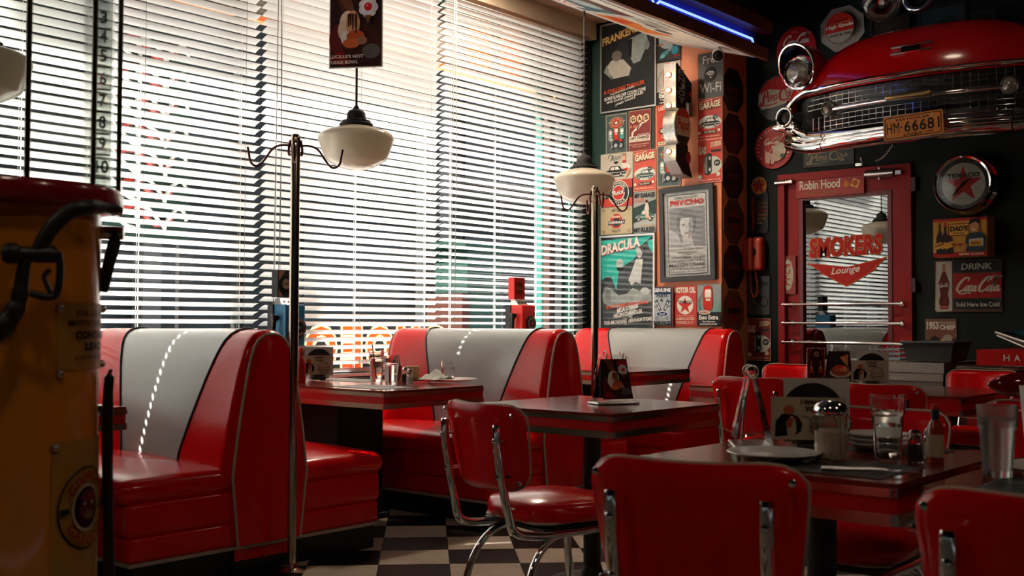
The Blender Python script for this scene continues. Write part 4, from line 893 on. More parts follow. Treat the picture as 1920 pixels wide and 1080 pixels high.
a.p([(.3, .14), (.28, .44), (.46, .34), (.6, .32), (.5, .1)], '#c9a992').e(.66, .42, .17, .18, '#c9c0a8').e(.58, .28, .16, .12, '#c4ab94').e(.74, .28, .06, .05, '#4a6a5a').p([(.40, .06), (.46, .06), (.43, .24)], '#7a1512').e(.24, .56, .0, .0, '#b3150f').p([(.3, .3), (.32, .28), (.80, .76), (.78, .78)], '#d9a08a').o(.5, .5, .035, '#d9d0c0'); a.cola(.27, .56, .66, .72, '#e0c9b0', .13); done(a)
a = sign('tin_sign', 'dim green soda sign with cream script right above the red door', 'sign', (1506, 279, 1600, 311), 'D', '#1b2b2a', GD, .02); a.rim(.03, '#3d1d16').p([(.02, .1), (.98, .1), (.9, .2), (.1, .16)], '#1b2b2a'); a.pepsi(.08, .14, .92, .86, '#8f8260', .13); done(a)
a = sign('tin_sign', 'yellow disc pump shaped oil sign left of the red door', 'sign', (1406, 330, 1440, 437), 'D', '#141618', GD, shape=[(.0, .06), (.06, .0), (.94, 0), (1, .06), (1, .66)] + ell(.5, .82, .46, .18, 20, -30, 210) + [(.0, .66)])
a.e(.5, .83, .42, .155, '#b07a3c').star(.5, .82, .15, '#a3241a').e(.42, .6, .16, .03, '#141618').r(.12, .06, .26, .64, '#7a3018'); a.t('TEXACO', .2, .87, .8, .92, '#2a1a14', .03)
for i, s_ in enumerate(('CLEAN', 'CLEAR', 'GOLDEN', 'TEXACO', 'MOTOR', 'OIL')): a.t(s_, .4, .50-.068*i, .92 if i < 5 else .7, .542-.068*i, ('#7a5a3c', '#7a5a3c', '#a3341c', '#b0803c', '#b0803c', '#b0803c')[i], .03)
done(a)
# red wall telephone with its cord
p, w, h = place(1399, 446, 1437, 509, 'D', .0)
o = T('wall_phone', 'orange red wall telephone with hanging cord between the pump shaped sign and grey sign', 'telephone', p); PH = MAT('orange_red_plastic', (.52, .05, .015), .28)
B().soft((-.045, 0, 0), (.09, w, h), .03).obj('body', PH, o, ang=60); B().soft((-.10, w*.0, .0), (.04, w*.26, h*.98), .018).obj('handset', PH, o, ang=60)
B().lathe([(.001, .018), (.03, .012), (.04, 0)][::-1], 20, (-.088, -w*.05, h*.06), Matrix.Rotation(-PI/2, 3, 'Y'), 1.0).obj('dial', BLACK, o)
B().tube([(-.05, w*.15, -h*.48), (-.05, w*.14, -h*.9), (-.05, 0, -h*1.25), (-.05, -w*.2, -h*1.1), (-.05, -w*.1, -h*.5)], .007, 7, sub=5).obj('cord', PH, o)
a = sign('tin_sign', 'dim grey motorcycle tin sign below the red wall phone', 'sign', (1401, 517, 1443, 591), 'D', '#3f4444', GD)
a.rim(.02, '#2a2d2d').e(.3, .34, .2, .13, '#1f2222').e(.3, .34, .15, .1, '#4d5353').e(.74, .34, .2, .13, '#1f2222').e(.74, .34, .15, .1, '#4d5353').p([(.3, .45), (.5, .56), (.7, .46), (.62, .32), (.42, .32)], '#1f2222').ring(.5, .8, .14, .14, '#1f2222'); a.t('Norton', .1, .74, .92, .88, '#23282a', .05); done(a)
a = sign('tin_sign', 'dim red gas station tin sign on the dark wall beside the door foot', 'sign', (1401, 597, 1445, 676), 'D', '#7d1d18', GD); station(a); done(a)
a = sign('root_beer_box', 'yellow and red root beer carton mounted right of the door', 'box', (1749, 409, 1850, 481), 'D', '#c8912f', GD, .0, .16, .17)
a.r(0, 0, 1, .12, '#b01a12').r(0, .93, 1, 1, '#b01a12').r(.02, .12, .98, .93, '#c9922f')
for i, (x, s_) in enumerate(((.06, 1), (.16, .92), (.24, .84))):
    a.p([(x, .08), (x+.14, .08), (x+.14, .08+.42*s_), (x+.09, .08+.62*s_), (x+.09, .08+.86*s_), (x+.05, .08+.86*s_), (x+.05, .08+.62*s_), (x, .08+.42*s_)], '#2a120c').r(x+.045, .08+.78*s_, x+.095, .08+.9*s_, '#b8451c').p([(x, .2), (x+.14, .26), (x+.14, .42), (x, .36)], '#d29a3a')
a.t("DAD'S", .04, .26, .2, .32, '#4a1c10', .04, 0, 1, .05); a.r(.3, .54, .68, .86, '#8a2412').r(.31, .56, .67, .84, '#d6a03f'); a.t("DAD'S", .32, .66, .66, .80, '#1f1410', .05, .15); a.t('ROOT BEER', .38, .59, .6, .625, '#3a1c10', .02)
for x in (.4, .52): a.e(x, .31, .045, .035, '#a3301c').r(x-.006, .14, x+.006, .3, '#7a6a4a')
a.p([(.6, .12), (.62, .5), (.7, .6), (.9, .62), (.98, .5), (.98, .12)], '#1d3238').p([(.68, .44), (.94, .46), (.94, .26), (.68, .26)], '#b9b3a2').p([(.70, .4), (.90, .4), (.90, .25), (.70, .25)], '#c58c2c').e(.78, .75, .09, .13, '#c98d5c').p([(.68, .82), (.7, .96), (.86, .97), (.88, .82), (.8, .88)], '#1c1412').p([(.55, .14), (.62, .14), (.66, .3), (.6, .34)], '#b87850').e(.77, .68, .035, .015, '#e6dcc8')
a.t("DAD'S", .73, .30, .87, .36, '#2a1610', .03); a.t('RETRO 10 PACK', .5, .03, .96, .085, '#e0d2b0', .03); done(a)
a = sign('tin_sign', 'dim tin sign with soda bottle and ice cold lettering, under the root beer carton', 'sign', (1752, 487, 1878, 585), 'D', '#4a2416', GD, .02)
a.p([(.0, .04), (.03, .0), (.26, .02), (.26, .98), (.02, .98)], '#a9a595').p([(.08, .06), (.2, .06), (.22, .2), (.2, .34), (.225, .56), (.165, .78), (.16, .92), (.12, .92), (.115, .78), (.055, .56), (.085, .34), (.06, .2)], '#5a1c14').r(.115, .78, .165, .93, '#8a6a4a').r(.07, .08, .21, .12, '#b0524a')
a.r(.28, .76, .99, .98, '#191d1e').r(.28, .27, .99, .74, '#8f100c').r(.28, .06, .99, .25, '#191d1e'); a.t('DRINK', .40, .81, .86, .93, '#a9a595', .03, .12); a.cola(.31, .36, .97, .68, '#b8ad98', .13); a.cola(.07, .48, .215, .56, '#b8ad98', .16); a.t('Sold Here Ice Cold', .33, .10, .97, .19, '#a9a595', .03); done(a)
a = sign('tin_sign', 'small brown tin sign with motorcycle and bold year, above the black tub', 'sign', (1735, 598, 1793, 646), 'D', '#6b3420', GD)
a.rim(.02, '#8a6a4a').p([(0, 0), (1, 0), (1, .25), (0, .18)], '#2c2018').e(.3, .18, .14, .15, '#1c1512').p([(.42, .1), (.62, .3), (.7, .12)], '#c9a04a').e(.72, .25, .16, .14, '#8f8778'); a.t('1953', .05, .58, .44, .90, '#c9c0ac', .05); a.t('ROADMASTER', .47, .80, .97, .90, '#b0a690', .03); a.t('CHIEF', .47, .58, .97, .77, '#c9c0ac', .05); done(a)
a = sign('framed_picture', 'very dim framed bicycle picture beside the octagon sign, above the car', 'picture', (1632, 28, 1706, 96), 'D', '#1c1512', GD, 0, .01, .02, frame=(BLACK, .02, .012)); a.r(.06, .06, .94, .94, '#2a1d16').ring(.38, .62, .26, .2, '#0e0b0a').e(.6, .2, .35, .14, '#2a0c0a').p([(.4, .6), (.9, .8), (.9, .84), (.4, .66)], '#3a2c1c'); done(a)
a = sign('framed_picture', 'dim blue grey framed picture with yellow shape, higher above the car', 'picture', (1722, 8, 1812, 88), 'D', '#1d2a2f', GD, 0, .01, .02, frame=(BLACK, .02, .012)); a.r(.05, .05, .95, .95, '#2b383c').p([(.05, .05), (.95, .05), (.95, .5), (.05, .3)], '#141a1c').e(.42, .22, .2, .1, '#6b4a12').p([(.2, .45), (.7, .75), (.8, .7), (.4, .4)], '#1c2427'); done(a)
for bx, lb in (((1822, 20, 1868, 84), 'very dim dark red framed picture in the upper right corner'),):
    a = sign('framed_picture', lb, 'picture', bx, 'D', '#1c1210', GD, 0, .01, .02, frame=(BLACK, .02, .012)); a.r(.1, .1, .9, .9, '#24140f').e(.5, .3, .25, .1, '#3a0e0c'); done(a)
# old headlamp and horn ring fixed above the car
p = onX(1652, 4, 7.75); q = Vector((-.8, -.3, -.45)).normalized().to_track_quat('Z', 'Y').to_matrix()
o = T('spare_headlamp', 'polished chrome headlamp shell high above the car bonnet', 'headlamp', p)
B().lathe([(.001, -.14), (.06, -.125), (.11, -.07), (.135, 0), (.14, .02)], 28, (0, 0, 0), q, cap=False).obj('shell', CHROME, o, ang=70); B().lathe([(.132, .02), (.10, .05), (.001, .06)], 28, (0, 0, 0), q).obj('lens', TUMBLER, o); B().cyl((0, 0, 0), (.2, 0, .08), .02).obj('stem', CHROME, o)
p = onX(1722, -8, 7.8); o = T('wheel_ring', 'chrome ring cut off by the top edge above the car', 'ring', p)
B().tube([(0, .10*math.cos(t*PI/12), .10*math.sin(t*PI/12)) for t in range(24)], .022, 10, closed=True).obj('ring', CHROME, o); B().cyl((.0, 0, 0), (.15, 0, 0), .03).obj('hub', CHROME, o); B().box((0, 0, 0), (.012, .2, .02)).obj('spoke', CHROME, o, sm=False)
# ---------------------------------------------------------------- red door
Y0, Y1 = dh; H = DOORH
fr = B(); fr.box2((WD-.03, Y1, 0), (WD+.05, Y1+.055, H)); fr.box2((WD-.03, Y0-.055, 0), (WD+.05, Y0, H)); fr.box2((WD-.03, Y1+.055, H-.055), (WD+.05, Y0-.055, H))
dr = struct('door_1', fr, DARKRED)
gy0, gy1 = onX(1506, 500, WD).y, onX(1665, 500, WD).y; gz1 = onX(1585, 370, WD).z; gz0 = .25
xl = WD+.005
lf = B(); lf.box2((xl, Y1+.06, .01), (xl+.04, gy1, H-.06)); lf.box2((xl, gy0, .01), (xl+.04, Y0-.06, H-.06)); lf.box2((xl, gy1, gz1), (xl+.04, gy0, H-.06)); lf.box2((xl, gy1, .01), (xl+.04, gy0, gz0))
struct('leaf', lf, DARKRED, dr)
bd = B()
for a_, b_ in (((xl-.008, gy1-.03, gz0), (xl+.002, gy1, gz1+.03)), ((xl-.008, gy0, gz0), (xl+.002, gy0+.03, gz1+.03)), ((xl-.008, gy1, gz1), (xl+.002, gy0, gz1+.03))): bd.box2(a_, b_)
struct('glazing_bead', bd, MAT('dark_red_bead', (.16, .006, .006), .35), dr)
struct('glass', B().box2((xl+.018, gy1, gz0), (xl+.024, gy0, gz1)), PANE('door_glass', .22, (.55, .6, .58)), dr)
# lettering on the glass
w, h = gy0-gy1, .62; a = Art(w, h)
lz = onX(1585, 485, WD).z
for col, bd_, e in (('#c9642f', .075, 0.), ('#b81a12', .03, 0.)):
    v, f = glyphs('SMOKERS', bd_, .06, 1.02); g = .012 if bd_ > .05 else 0
    a.put([(.07-g+(.85+2*g)*x, .525-g+(.235+2*g)*y+.025*x) for x, y in v], f, col, 1)
chev = [(.06, .55), (.52, .475), (.96, .60), (.82, .44), (.85, .44), (.51, .20), (.19, .42), (.22, .42)]
chev = [(x, .175+(y-.2)*.8) for x, y in chev]; cx_, cy_ = .51, .35
a.p([(cx_+(x-cx_)*1.06, cy_+(y-cy_)*1.1) for x, y in chev], '#c9642f').p(chev, '#b81a12'); a.t('Lounge', .33, .285, .67, .395, '#e6dfd2', .015, .3, 1, .03)
for o in a.mesh(dr, M=Matrix.Translation((xl+.012, (gy0+gy1)/2, lz)) @ MX.to_4x4(), names=('badge', 'lettering')): pass
# three push rails
for k, yy in enumerate((570, 606, 643)):
    zz = onX(1585, yy, WD-.06).z; ya, yb_ = onX(1469, yy, WD-.06).y, onX(1694, yy, WD-.06).y
    b = B(); b.tube([(WD-.065, ya, zz), (WD-.065, yb_, zz)], .011, 12)
    for q in (ya, yb_):
        b.lathe([(.001, -.012), (.014, -.010), (.016, 0), (.014, .01), (.001, .012)], 14, (WD-.065, q, zz), Matrix.Rotation(PI/2, 3, 'X'))
    struct('push_rail', b, CHROME, dr, sm=True)
    for q in (ya-.045, yb_+.03):
        b = B(); b.lathe([(.030, 0), (.030, .006), (.022, .016), (.010, .022), (.010, .06)], 18, (WD-.002, q, zz), Matrix.Rotation(-PI/2, 3, 'Y')); struct('rail_rosette', b, CHROME, dr, sm=True)
def doorcard(px, fn, lab, bgc):
    c, w, h = place(*px, 'D', .012); a = Art(w, h); B().box((0, 0, 0), (.004, w, h)).obj(lab, MAT('board_'+bgc.strip('#'), bgc, .4), dr, sm=False, loc=c)
    fn(a); a.mesh(dr, M=Matrix.Translation(c+Vector((-.004, 0, 0))) @ MX.to_4x4(), names=('picture', 'lettering'))
def rh(a):
    a.rim(.03, '#8a1610'); a.t('Robin Hood', .06, .42, .66, .90, '#e0d2b8', .02, 0, .95); a.t('HAIR POMADE', .14, .14, .60, .30, '#a8742f', .01, 0, 1.1); a.p([(.70, .55), (.74, .8), (.80, .6), (.77, .38), (.72, .4)], '#c9742a').p([(.80, .45), (.85, .85), (.95, .68), (.91, .3)], '#d9a05c').e(.875, .58, .04, .14, '#b5481c')
doorcard((1491, 332, 1619, 368), rh, 'pomade_plate', '#a81a10')
def pl(a):
    a.p([(.5+.36*math.sin(math.radians(t))*(1 if abs(t) < 200 else 1), .5+.40*math.cos(math.radians(t))) for t in range(0, 360, 12)], '#b9b2a0').p([(.25, .86), (.38, .82), (.5, .88), (.62, .82), (.75, .86), (.7, .7), (.3, .7)], '#b9b2a0').p([(.25, .14), (.38, .18), (.5, .12), (.62, .18), (.75, .14), (.7, .3), (.3, .3)], '#b9b2a0')
    a.t('PULL', .36, .22, .66, .80, '#a8281a', .03, vert=True)
    for s_ in (-1, 0, 1): a.p([(.5+s_*.1, .86), (.5+s_*.14, .95), (.53+s_*.14, .95)], '#c9a070').p([(.5+s_*.1, .14), (.5+s_*.14, .05), (.53+s_*.14, .05)], '#c9a070')
doorcard((1463, 480, 1492, 551), pl, 'pull_plate', '#8f140e')
c, w, h = place(1623, 318, 1676, 333, 'D', .06)
b = B(); b.tube([c+Vector((0, w/2, 0)), c+Vector((0, -w/2, .0))], h*.55, 14); b.cyl(c+Vector((0, 0, .045)), c-Vector((0, 0, .045)), .014); b.box(c+Vector((.035, 0, 0)), (.05, w*.6, h)); b.box(c+Vector((.0, -w*.66, -.004)), (.03, .04, .03)); struct('door_closer', b, STEEL, dr, sm=True)
c, w, h = place(1454, 337, 1487, 347, 'D', .03); b = B(); b.tube([c+Vector((0, w/2, 0)), c-Vector((0, w/2, 0))], h*.5, 12)
for q in (-.4, 0, .4): b.lathe([(h*.62, -.01), (h*.62, .01)], 12, c+Vector((0, w*q, 0)), Matrix.Rotation(PI/2, 3, 'X'))
struct('bolt_latch', b, CHROME, dr, sm=True)
for yy in (345, 535): 
    c = onX(1713, yy, WD-.03); struct('hinge', B().box(c, (.02, .03, .10)), MAT('dark_hinge', (.05, .01, .01), .4), dr)
# chain stay and its screw plate above the door
ck = T('chain_stay', 'thin chain hanging from the car bumper down to the door head', 'chain', onX(1642, 302, WD-.03))
p0 = onX(1642, 303, WD-.03); p1 = onX(1672, 275, 7.4); n = 16
for i in range(n):
    t = i/(n-1); c = p0.lerp(p1, t)-p0; c.z -= .02*math.sin(PI*t); b = B(); R_ = (p1-p0).to_track_quat('X', 'Z').to_matrix() @ Matrix.Rotation(PI/2*(i % 2), 3, 'X')
    b.tube([c+R_ @ Vector((.016*math.cos(q*PI/4), .007*math.sin(q*PI/4), 0)) for q in range(8)], .0028, 5, closed=True); b.obj('link', STEEL, ck)
o = T('screw_plate', 'tiny bright screw plate above the door head', 'bracket', onX(1613, 309, WD)); B().box((-.01, 0, 0), (.02, .06, .02)).obj('plate', CHROME, o, sm=False); B().cyl((-.02, -.02, .02), (-.035, -.02, .05), .006).obj('screw', CHROME, o)
# ================================================================ car front on the wall
car = T('car_front', 'red vintage car nose with chrome grille mounted on the dark wall above the door', 'car front', (7.0, 2.665, 2.29))
# local: x back to the wall (+), y viewer left (+), z up from bumper bottom
def Fx(s): return .27*(abs(s)/1.03)**2.2
b = B(); NU, NV = 64, 22
def hz(s):   # bonnet height over the top bar
    hood = .375*max(0, 1-(abs(s)/.86)**3.4)**.6
    k = (abs(s)-.81)/.19; fen = .30*math.sqrt(max(0, 1-k*k)) if abs(k) < 1 else 0
    return max(hood*.98+.0, fen, .09+.13*max(0, 1-abs(abs(s)-.70)/.25))
def body(u, v):
    s = (u*2-1)*1.0; t = v
    z0 = .405-.10*max(0, (abs(s)-.83)/.17)**1.5
    rise = math.sin(min(1, t*2.3)*PI/2)**.9; hh = hz(s)
    lag = .05+.30*(min(1, t*2.3))**1.8
    back = Fx(s)+lag*.62+(.93-.05-Fx(s)-.62*.35)*max(0, (t-.435)/.565)
    z = z0+(z0+hh-z0)*rise+.05*max(0, (t-.435)/.565)*(1-abs(s))
    return (back if back < .94 else .94, s, z)
b.grid(body, NU, NV); b.f = [q[::-1] for q in b.f]; bo = b.obj('bonnet', CARRED, car, ang=180)
# side skirts closing the body at its ends
for sg in (-1, 1):
    b = B(); b.grid(lambda u, v: (.27+.66*u, sg*1.0*(1-.02*v), .24+v*.18), 4, 4); b.obj('fender_side', CARRED, car)
# dark grille cavity
b = B(); b.grid(lambda u, v: (Fx((u*2-1)*.93)+.10+.05*math.sin(v*PI), (u*2-1)*.93, .10+v*.31), 24, 4); b.obj('grille_back', BLACK, car)
# mesh bars
for k in range(8):
    z = .145+k*.034 if k < 4 else .175+k*.034
    B().tube([(Fx(s/20*.80)+.075, s/20*.80, z) for s in range(-20, 21)], .0023, 5).obj('grille_bar', CHROME, car)
for k in range(33):
    s = -.80+k*.05
    for z0, z1 in ((.14, .252), (.306, .418)): B().box((Fx(s)+.072, s, (z0+z1)/2), (.003, .003, z1-z0)).obj('grille_upright', CHROME, car, sm=False)
# chrome surround: top bar turning down into the ends
P = [(Fx(s)-.005, s, .425) for s in np.linspace(-.80, .80, 25)]
endL = [(.19, .87, .405), (.215, .935, .36), (.228, .965, .30), (.228, .96, .25)]
P = [(x, -y, z) for x, y, z in endL[::-1]]+P+endL
B().tube(P, .021, 10, sub=2, ry=.8).obj('top_bar', CHROME, car)
B().tube([(Fx(s)+.03, s, .279) for s in np.linspace(-.56, .56, 15)], .017, 10).obj('centre_bar', CHROME, car)
B().soft((.0, 0, .283), (.05, .30, .035), .015).obj('bar_badge', MAT('brass_badge', (.45, .28, .12), .3, .9), car)
# bumper: swept profile, three pieces with seams
prof = [(.02, .145), (-.012, .140), (-.045, .120), (-.052, .095), (-.03, .080), (-.034, .06), (-.062, .045), (-.060, .018), (-.035, -.004), (.03, -.008)]
def bumper(s0, s1, n, name, up=None):
    b = B(); rows = []
    for i in range(n+1):
        s = s0+(s1-s0)*i/n; k = up(s) if up else 0
        rows.append([(Fx(s)+x*(1-.25*k)+.03*k, s, z*(1+.10*k)+.075*k+(.05*k if z > .07 else 0)) for x, z in prof])
    m = len(prof); v = [p for r in rows for p in r]; f = []
    for i in range(n):
        for j in range(m-1):
            q = (i*m+j, i*m+j+1, (i+1)*m+j+1, (i+1)*m+j); f.append(q)
    f += [tuple(range(m)), tuple(range(n*m+m-1, n*m-1, -1))]
    b.add(v, f); return b.obj(name, CHROME, car, ang=60)
bumper(-.612, .612, 24, 'bumper')
upf = lambda s: max(0, (abs(s)-.64)/.345)**1.7
bumper(.62, .985, 14, 'bumper_wing', upf); bumper(-.985, -.62, 14, 'bumper_wing', upf)
for sg in (-1, 1):
    c = Vector((.135, sg*.900, .262)); q = Vector((-1, sg*.18, 0)).to_track_quat('Z', 'Y').to_matrix()
    B().lathe([(.066, -.08), (.072, .05), (.066, .062), (.056, .060), (.050, .02), (.046, -.03)], 28, c, q, cap=False).obj('bumper_pod', CHROME, car, ang=60)
    B().lathe([(.052, .0), (.046, .03), (.025, .045), (.001, .05)], 24, c, q).obj('pod_cap', RUBBER, car)
    B().lathe([(.045, 0), (.032, .04), (.012, .085), (.001, .095)], 16, (.20, sg*.955, .215), Vector((-.35, sg*1, 0)).to_track_quat('Z', 'Y').to_matrix()).obj('bullet_tip', CHROME, car)
    # turn lamp
    c = Vector((Fx(.585)+.02, sg*.585, .285)); q = Vector((-1, 0, 0)).to_track_quat('Z', 'Y').to_matrix()
    B().lathe([(.052, -.03), (.054, .01), (.046, .018), (.044, .012)], 24, c, q, cap=False).obj('turn_lamp_ring', STEEL, car, ang=50)
    B().lathe([(.045, .008), (.03, .018), (.001, .022)], 24, c, q).obj('turn_lamp_lens', MAT('smoky_lens', (.20, .17, .12), .15, .3), car)
    # headlamp with visor bezel
    c = Vector((.115, sg*.825, .585)); q = Vector((-1, sg*.12, .02)).to_track_quat('Z', 'Y').to_matrix()
    R3 = Matrix(((0, 0, -1), (-1, 0, 0), (0, 1, 0)))
    outl = []
    for i in range(40):
        t = 2*PI*i/40; r = .118 if math.sin(t) < .2 else .118+.035*(math.sin(t)-.2)
        outl.append((r*math.cos(t)*(1.08 if math.sin(t) > 0 else 1), r*math.sin(t)*(1.18 if math.sin(t) > 0 else 1.05)))
    def lean(y): return -.055*max(-.6, y/.14)
    B().tube([c+Vector((lean(y), -x, y)) for x, y in outl], .010, 8, closed=True).obj('headlamp_bezel', CHROME, car)
    b = B(); n = len(outl)
    b.add([c+Vector((lean(y), -x, y)) for x, y in outl]+[c+Vector((.06, -x*.80, y*.76-.012)) for x, y in outl], [(i, n+i, n+(i+1) % n, (i+1) % n) for i in range(n)]); b.obj('headlamp_bowl', BLACK if False else MAT('dark_chrome', (.10, .10, .10), .2, 1), car, ang=60)
    b = B(); b.add([c+Vector((lean(y)+.002, -x*1.03, y*1.03)) for x, y in outl]+[c+Vector((.16, -x*1.15, y*1.12)) for x, y in outl], [((i+1) % n, n+(i+1) % n, n+i, i) for i in range(n)]); b.obj('headlamp_shell', CARRED, car, ang=60)
    B().lathe([(.106, -.02), (.112, .012), (.100, .026), (.090, .018)], 32, c+Vector((.012, 0, -.008)), q, cap=False).obj('headlamp_ring', CHROME, car, ang=50)
    B().lathe([(.092, .01), (.085, .028), (.06, .044), (.03, .052), (.001, .054)], 32, c+Vector((.012, 0, -.008)), q).obj('headlamp_lens', PANE('lamp_lens', .18, (.8, .8, .76), .03), car)
    B().lathe([(.001, -.07), (.04, -.06), (.075, -.03), (.093, .008)], 32, c+Vector((.012, 0, -.008)), q).obj('reflector', MAT('lamp_reflector', (.6, .58, .5), .12, 1), car)
# bonnet emblem
em = B()
def onb(s, v): x, y, z = body((s/1.0+1)/2, v); return Vector((x, y, z))
for v_ in (.12, .16): em.tube([onb(.13-.26*i/10, v_+.0)+Vector((-.012, 0, 0)) for i in range(11)], .010, 8)
em.box(onb(-.0, .14)+Vector((-.012, 0, 0)), (.02, .12, .03)); em.obj('bonnet_badge', CHROME, car)
# licence plate
c = onX(1711.5, 235, 6.90)
lp = T('number_plate', 'orange number plate with black digits on the chrome bumper', 'number plate', (0, 0, 0))
w = (onX(1656, 237, 6.90)-onX(1768, 233, 6.90)).length; h = (onX(1711, 212, 6.90)-onX(1711, 257, 6.90)).length
lp.matrix_world = Matrix.Translation(c) @ (MX @ Matrix.Rotation(.035, 3, 'Z')).to_4x4()
B().prism(rrect(-w/2, -h/2, w/2, h/2, .012), -.005, 0).obj('plate', MAT('plate_orange', (.62, .20, .022), .4), lp, ang=30)
B().box((0, 0, -.032), (w*.5, .02, .05)).obj('mount', BLACK, lp, sm=False)
a = Art(w, h)
ou = rrect(.025, .05, .975, .95, .06); inn = rrect(.04, .085, .96, .915, .05); a.put(ou+inn, [(i, (i+1) % len(ou), len(ou)+(i+1) % len(ou), len(ou)+i) for i in range(len(ou))], '#2a1408')
a.t('PARTICULAR', .22, .76, .78, .86, '#1d1008', .02, 0, 1.1); a.t('HM', .06, .26, .27, .72, '#140c06', 0, 0, 1.15); a.r(.295, .46, .325, .52, '#140c06'); a.t('66681', .36, .26, .94, .72, '#140c06', .01, 0, 1.1); a.t('CUBA', .34, .10, .66, .20, '#1d1008', .03, 0, 1.3); a.p([(.7, .14), (.84, .16), (.83, .2), (.74, .18)], '#1d1008'); a.mesh(lp)
for x in (-.32, .32): B().lathe([(.007, 0), (.005, .004), (.001, .005)], 8, (x*w, h*.36, .001)).obj('screw', STEEL, lp)
# ---------------------------------------------------------------- wall clock
c, w, h = place(1749, 290, 1858, 398, 'D', .16); r0 = h/2
o = T('wall_clock', 'deep round chrome wall clock with red star face', 'clock', (WD, c.y, c.z)); Q = Matrix(((0, 0, -1), (-1, 0, 0), (0, 1, 0)))
B().lathe([(r0*.98, 0), (r0*1.02, .02), (r0*.97, .03), (r0*1.03, .05), (r0*.97, .06), (r0*1.03, .08), (r0*.97, .09), (r0*1.02, .12), (r0*1.0, .150), (r0*.96, .160), (r0*.90, .155), (r0*.86, .135)], 56, (0, 0, 0), Q, cap=False).obj('case', CHROME, o, ang=25)
B().lathe([(.001, .128), (r0*.87, .128), (r0*.87, .12)][::-1], 48, (0, 0, 0), Q).obj('dial_ring', MAT('clock_dark', (.03, .028, .026), .3), o, ang=30)
a = Art(2*r0, 2*r0); a.o(.5, .5, .37, '#a9a898').star(.5, .49, .335, '#a8251c').o(.5, .5, .022, '#141414')
a.t('TEXACO', .22, .61, .78, .69, '#1a1c1c', .05); a.t('PAT. APR.', .43, .235, .57, .255, '#3a3a36', .01)
for i in range(12): q = math.radians(30*i); a.p([(.5+rr_*math.cos(q+dd), .5+rr_*math.sin(q+dd)) for rr_, dd in ((.385, -.03), (.385, .03), (.42, .03), (.42, -.03))], '#5a564c')
a.mesh(o, M=Matrix.Translation((-.1285, 0, 0)) @ Q.to_4x4())
for ang_, ln, wd_, nm in ((math.radians(38), .17, .012, 'hour_hand'), (math.radians(226), .27, .009, 'minute_hand')):
    B().prism([(-.04*2*r0, -wd_), (ln*2*r0, -wd_*.3), (ln*2*r0, wd_*.3), (-.04*2*r0, wd_)], 0, .002, Q @ Matrix.Rotation(ang_, 3, 'Z'), (-.1355, 0, 0)).obj(nm, MATTE, o, sm=False)
B().lathe([(r0*.88, .148), (r0*.5, .153), (.001, .155)], 40, (0, 0, 0), Q).obj('clock_glass', PANE('clock_glass', .03), o)
# ---------------------------------------------------------------- steel counter with tub and racks
GST = MAT('dull_steel', (.34, .32, .28), .38, .9, noise=.2)
ct = T('steel_counter', 'dull steel service counter below the small brown sign', 'counter', (7.42, 2.92, 0))
b = B(); b.box2((-.30, -.42, .80), (.45, .42, .865)); b.obj('worktop', GST, ct, sm=False)
B().box2((-.27, -.40, .12), (.43, .40, .74)).obj('cabinet', MAT('grey_steel_panel', (.20, .18, .16), .4, .8), ct, sm=False); B().box2((-.285, -.41, .745), (.44, .41, .795)).obj('drawer_front', GST, ct, sm=False); B().box2((-.24, -.38, 0), (.40, .38, .12)).obj('plinth', BLACK, ct, sm=False)
p = onX(1752, 668, 7.35)
tb = T('plastic_tub', 'dark grey plastic tub on the steel counter', 'tub', (7.36, p.y-.01, .867)); TUB = MAT('grey_plastic', (.035, .04, .042), .5)
b = B(); b.add([(x*k, y*k2, z) for z, k, k2 in ((.004, .82, .86), (.125, 1, 1)) for x, y in ((-.17, -.165), (.17, -.165), (.17, .165), (-.17, .165))], [(0, 1, 5, 4), (1, 2, 6, 5), (2, 3, 7, 6), (3, 0, 4, 7), (3, 2, 1, 0)]); b.obj('body', TUB, tb, sm=False)
b = B(); b.tube([(-.175, -.17, .126), (.175, -.17, .126), (.175, .17, .126), (-.175, .17, .126)], .010, 6, closed=True); b.obj('rim', TUB, tb)
rk = T('glass_rack', 'pale blue wire glass rack beside the plastic tub', 'rack', (7.36, onX(1690, 660, 7.36).y+.055, .867)); RKM = MAT('pale_blue_plastic', (.20, .25, .28), .4)
for z in (.012, .045, .075): B().tube([(-.15, -.10, z), (.15, -.10, z), (.15, .10, z), (-.15, .10, z)], .006, 6, closed=True).obj('rail', RKM, rk)
for i in range(6): B().box((-.15, -.10+i*.04, .06), (.006, .006, .075)).obj('upright', RKM, rk, sm=False)
# lettered cabinet in the corner with sloping lid
cb = T('lettered_cabinet', 'black and red cabinet with chrome strip and white letters at the right edge', 'cabinet', (7.35, 1.55, 0))
z1 = .84; ya = onX(1797, 680, 7.05).y-1.55
B().box2((-.28, -1.2, .10), (.40, ya, z1)).obj('body', BLACK, cb, sm=False); B().box2((-.30, -1.2, .16), (-.281, ya-.05, z1-.06)).obj('front_panel', DARKRED, cb, sm=False)
B().tube([(-.30, ya+.01, z1+.01), (-.30, -1.2, z1+.01)], .013, 10).obj('chrome_strip', CHROME, cb); B().box2((-.27, -1.2, z1+.02), (.40, ya-.10, z1+.115)).obj('red_band', MAT('cabinet_red', (.5, .006, .006), .4, spec=.2), cb, sm=False)
B().soft((.14, -.72, z1+.17), (.62, 1.0, .19), .08).obj('hump', BLACK, cb)
for ch_, px_ in (('H', 1887), ('A', 1907)):
    p = onX(px_, 666, 7.075); v, f = glyphs(ch_, .02); b = B(); b.add([(-.273, p.y-1.55+.018-.036*x, z1+.05+.038*y) for x, y in v], f); b.obj('letter', PAPER, cb, sm=False)
B().box2((-.2, -.1, 0), (.3, ya-.1, .10)).obj('plinth', BLACK, cb, sm=False)
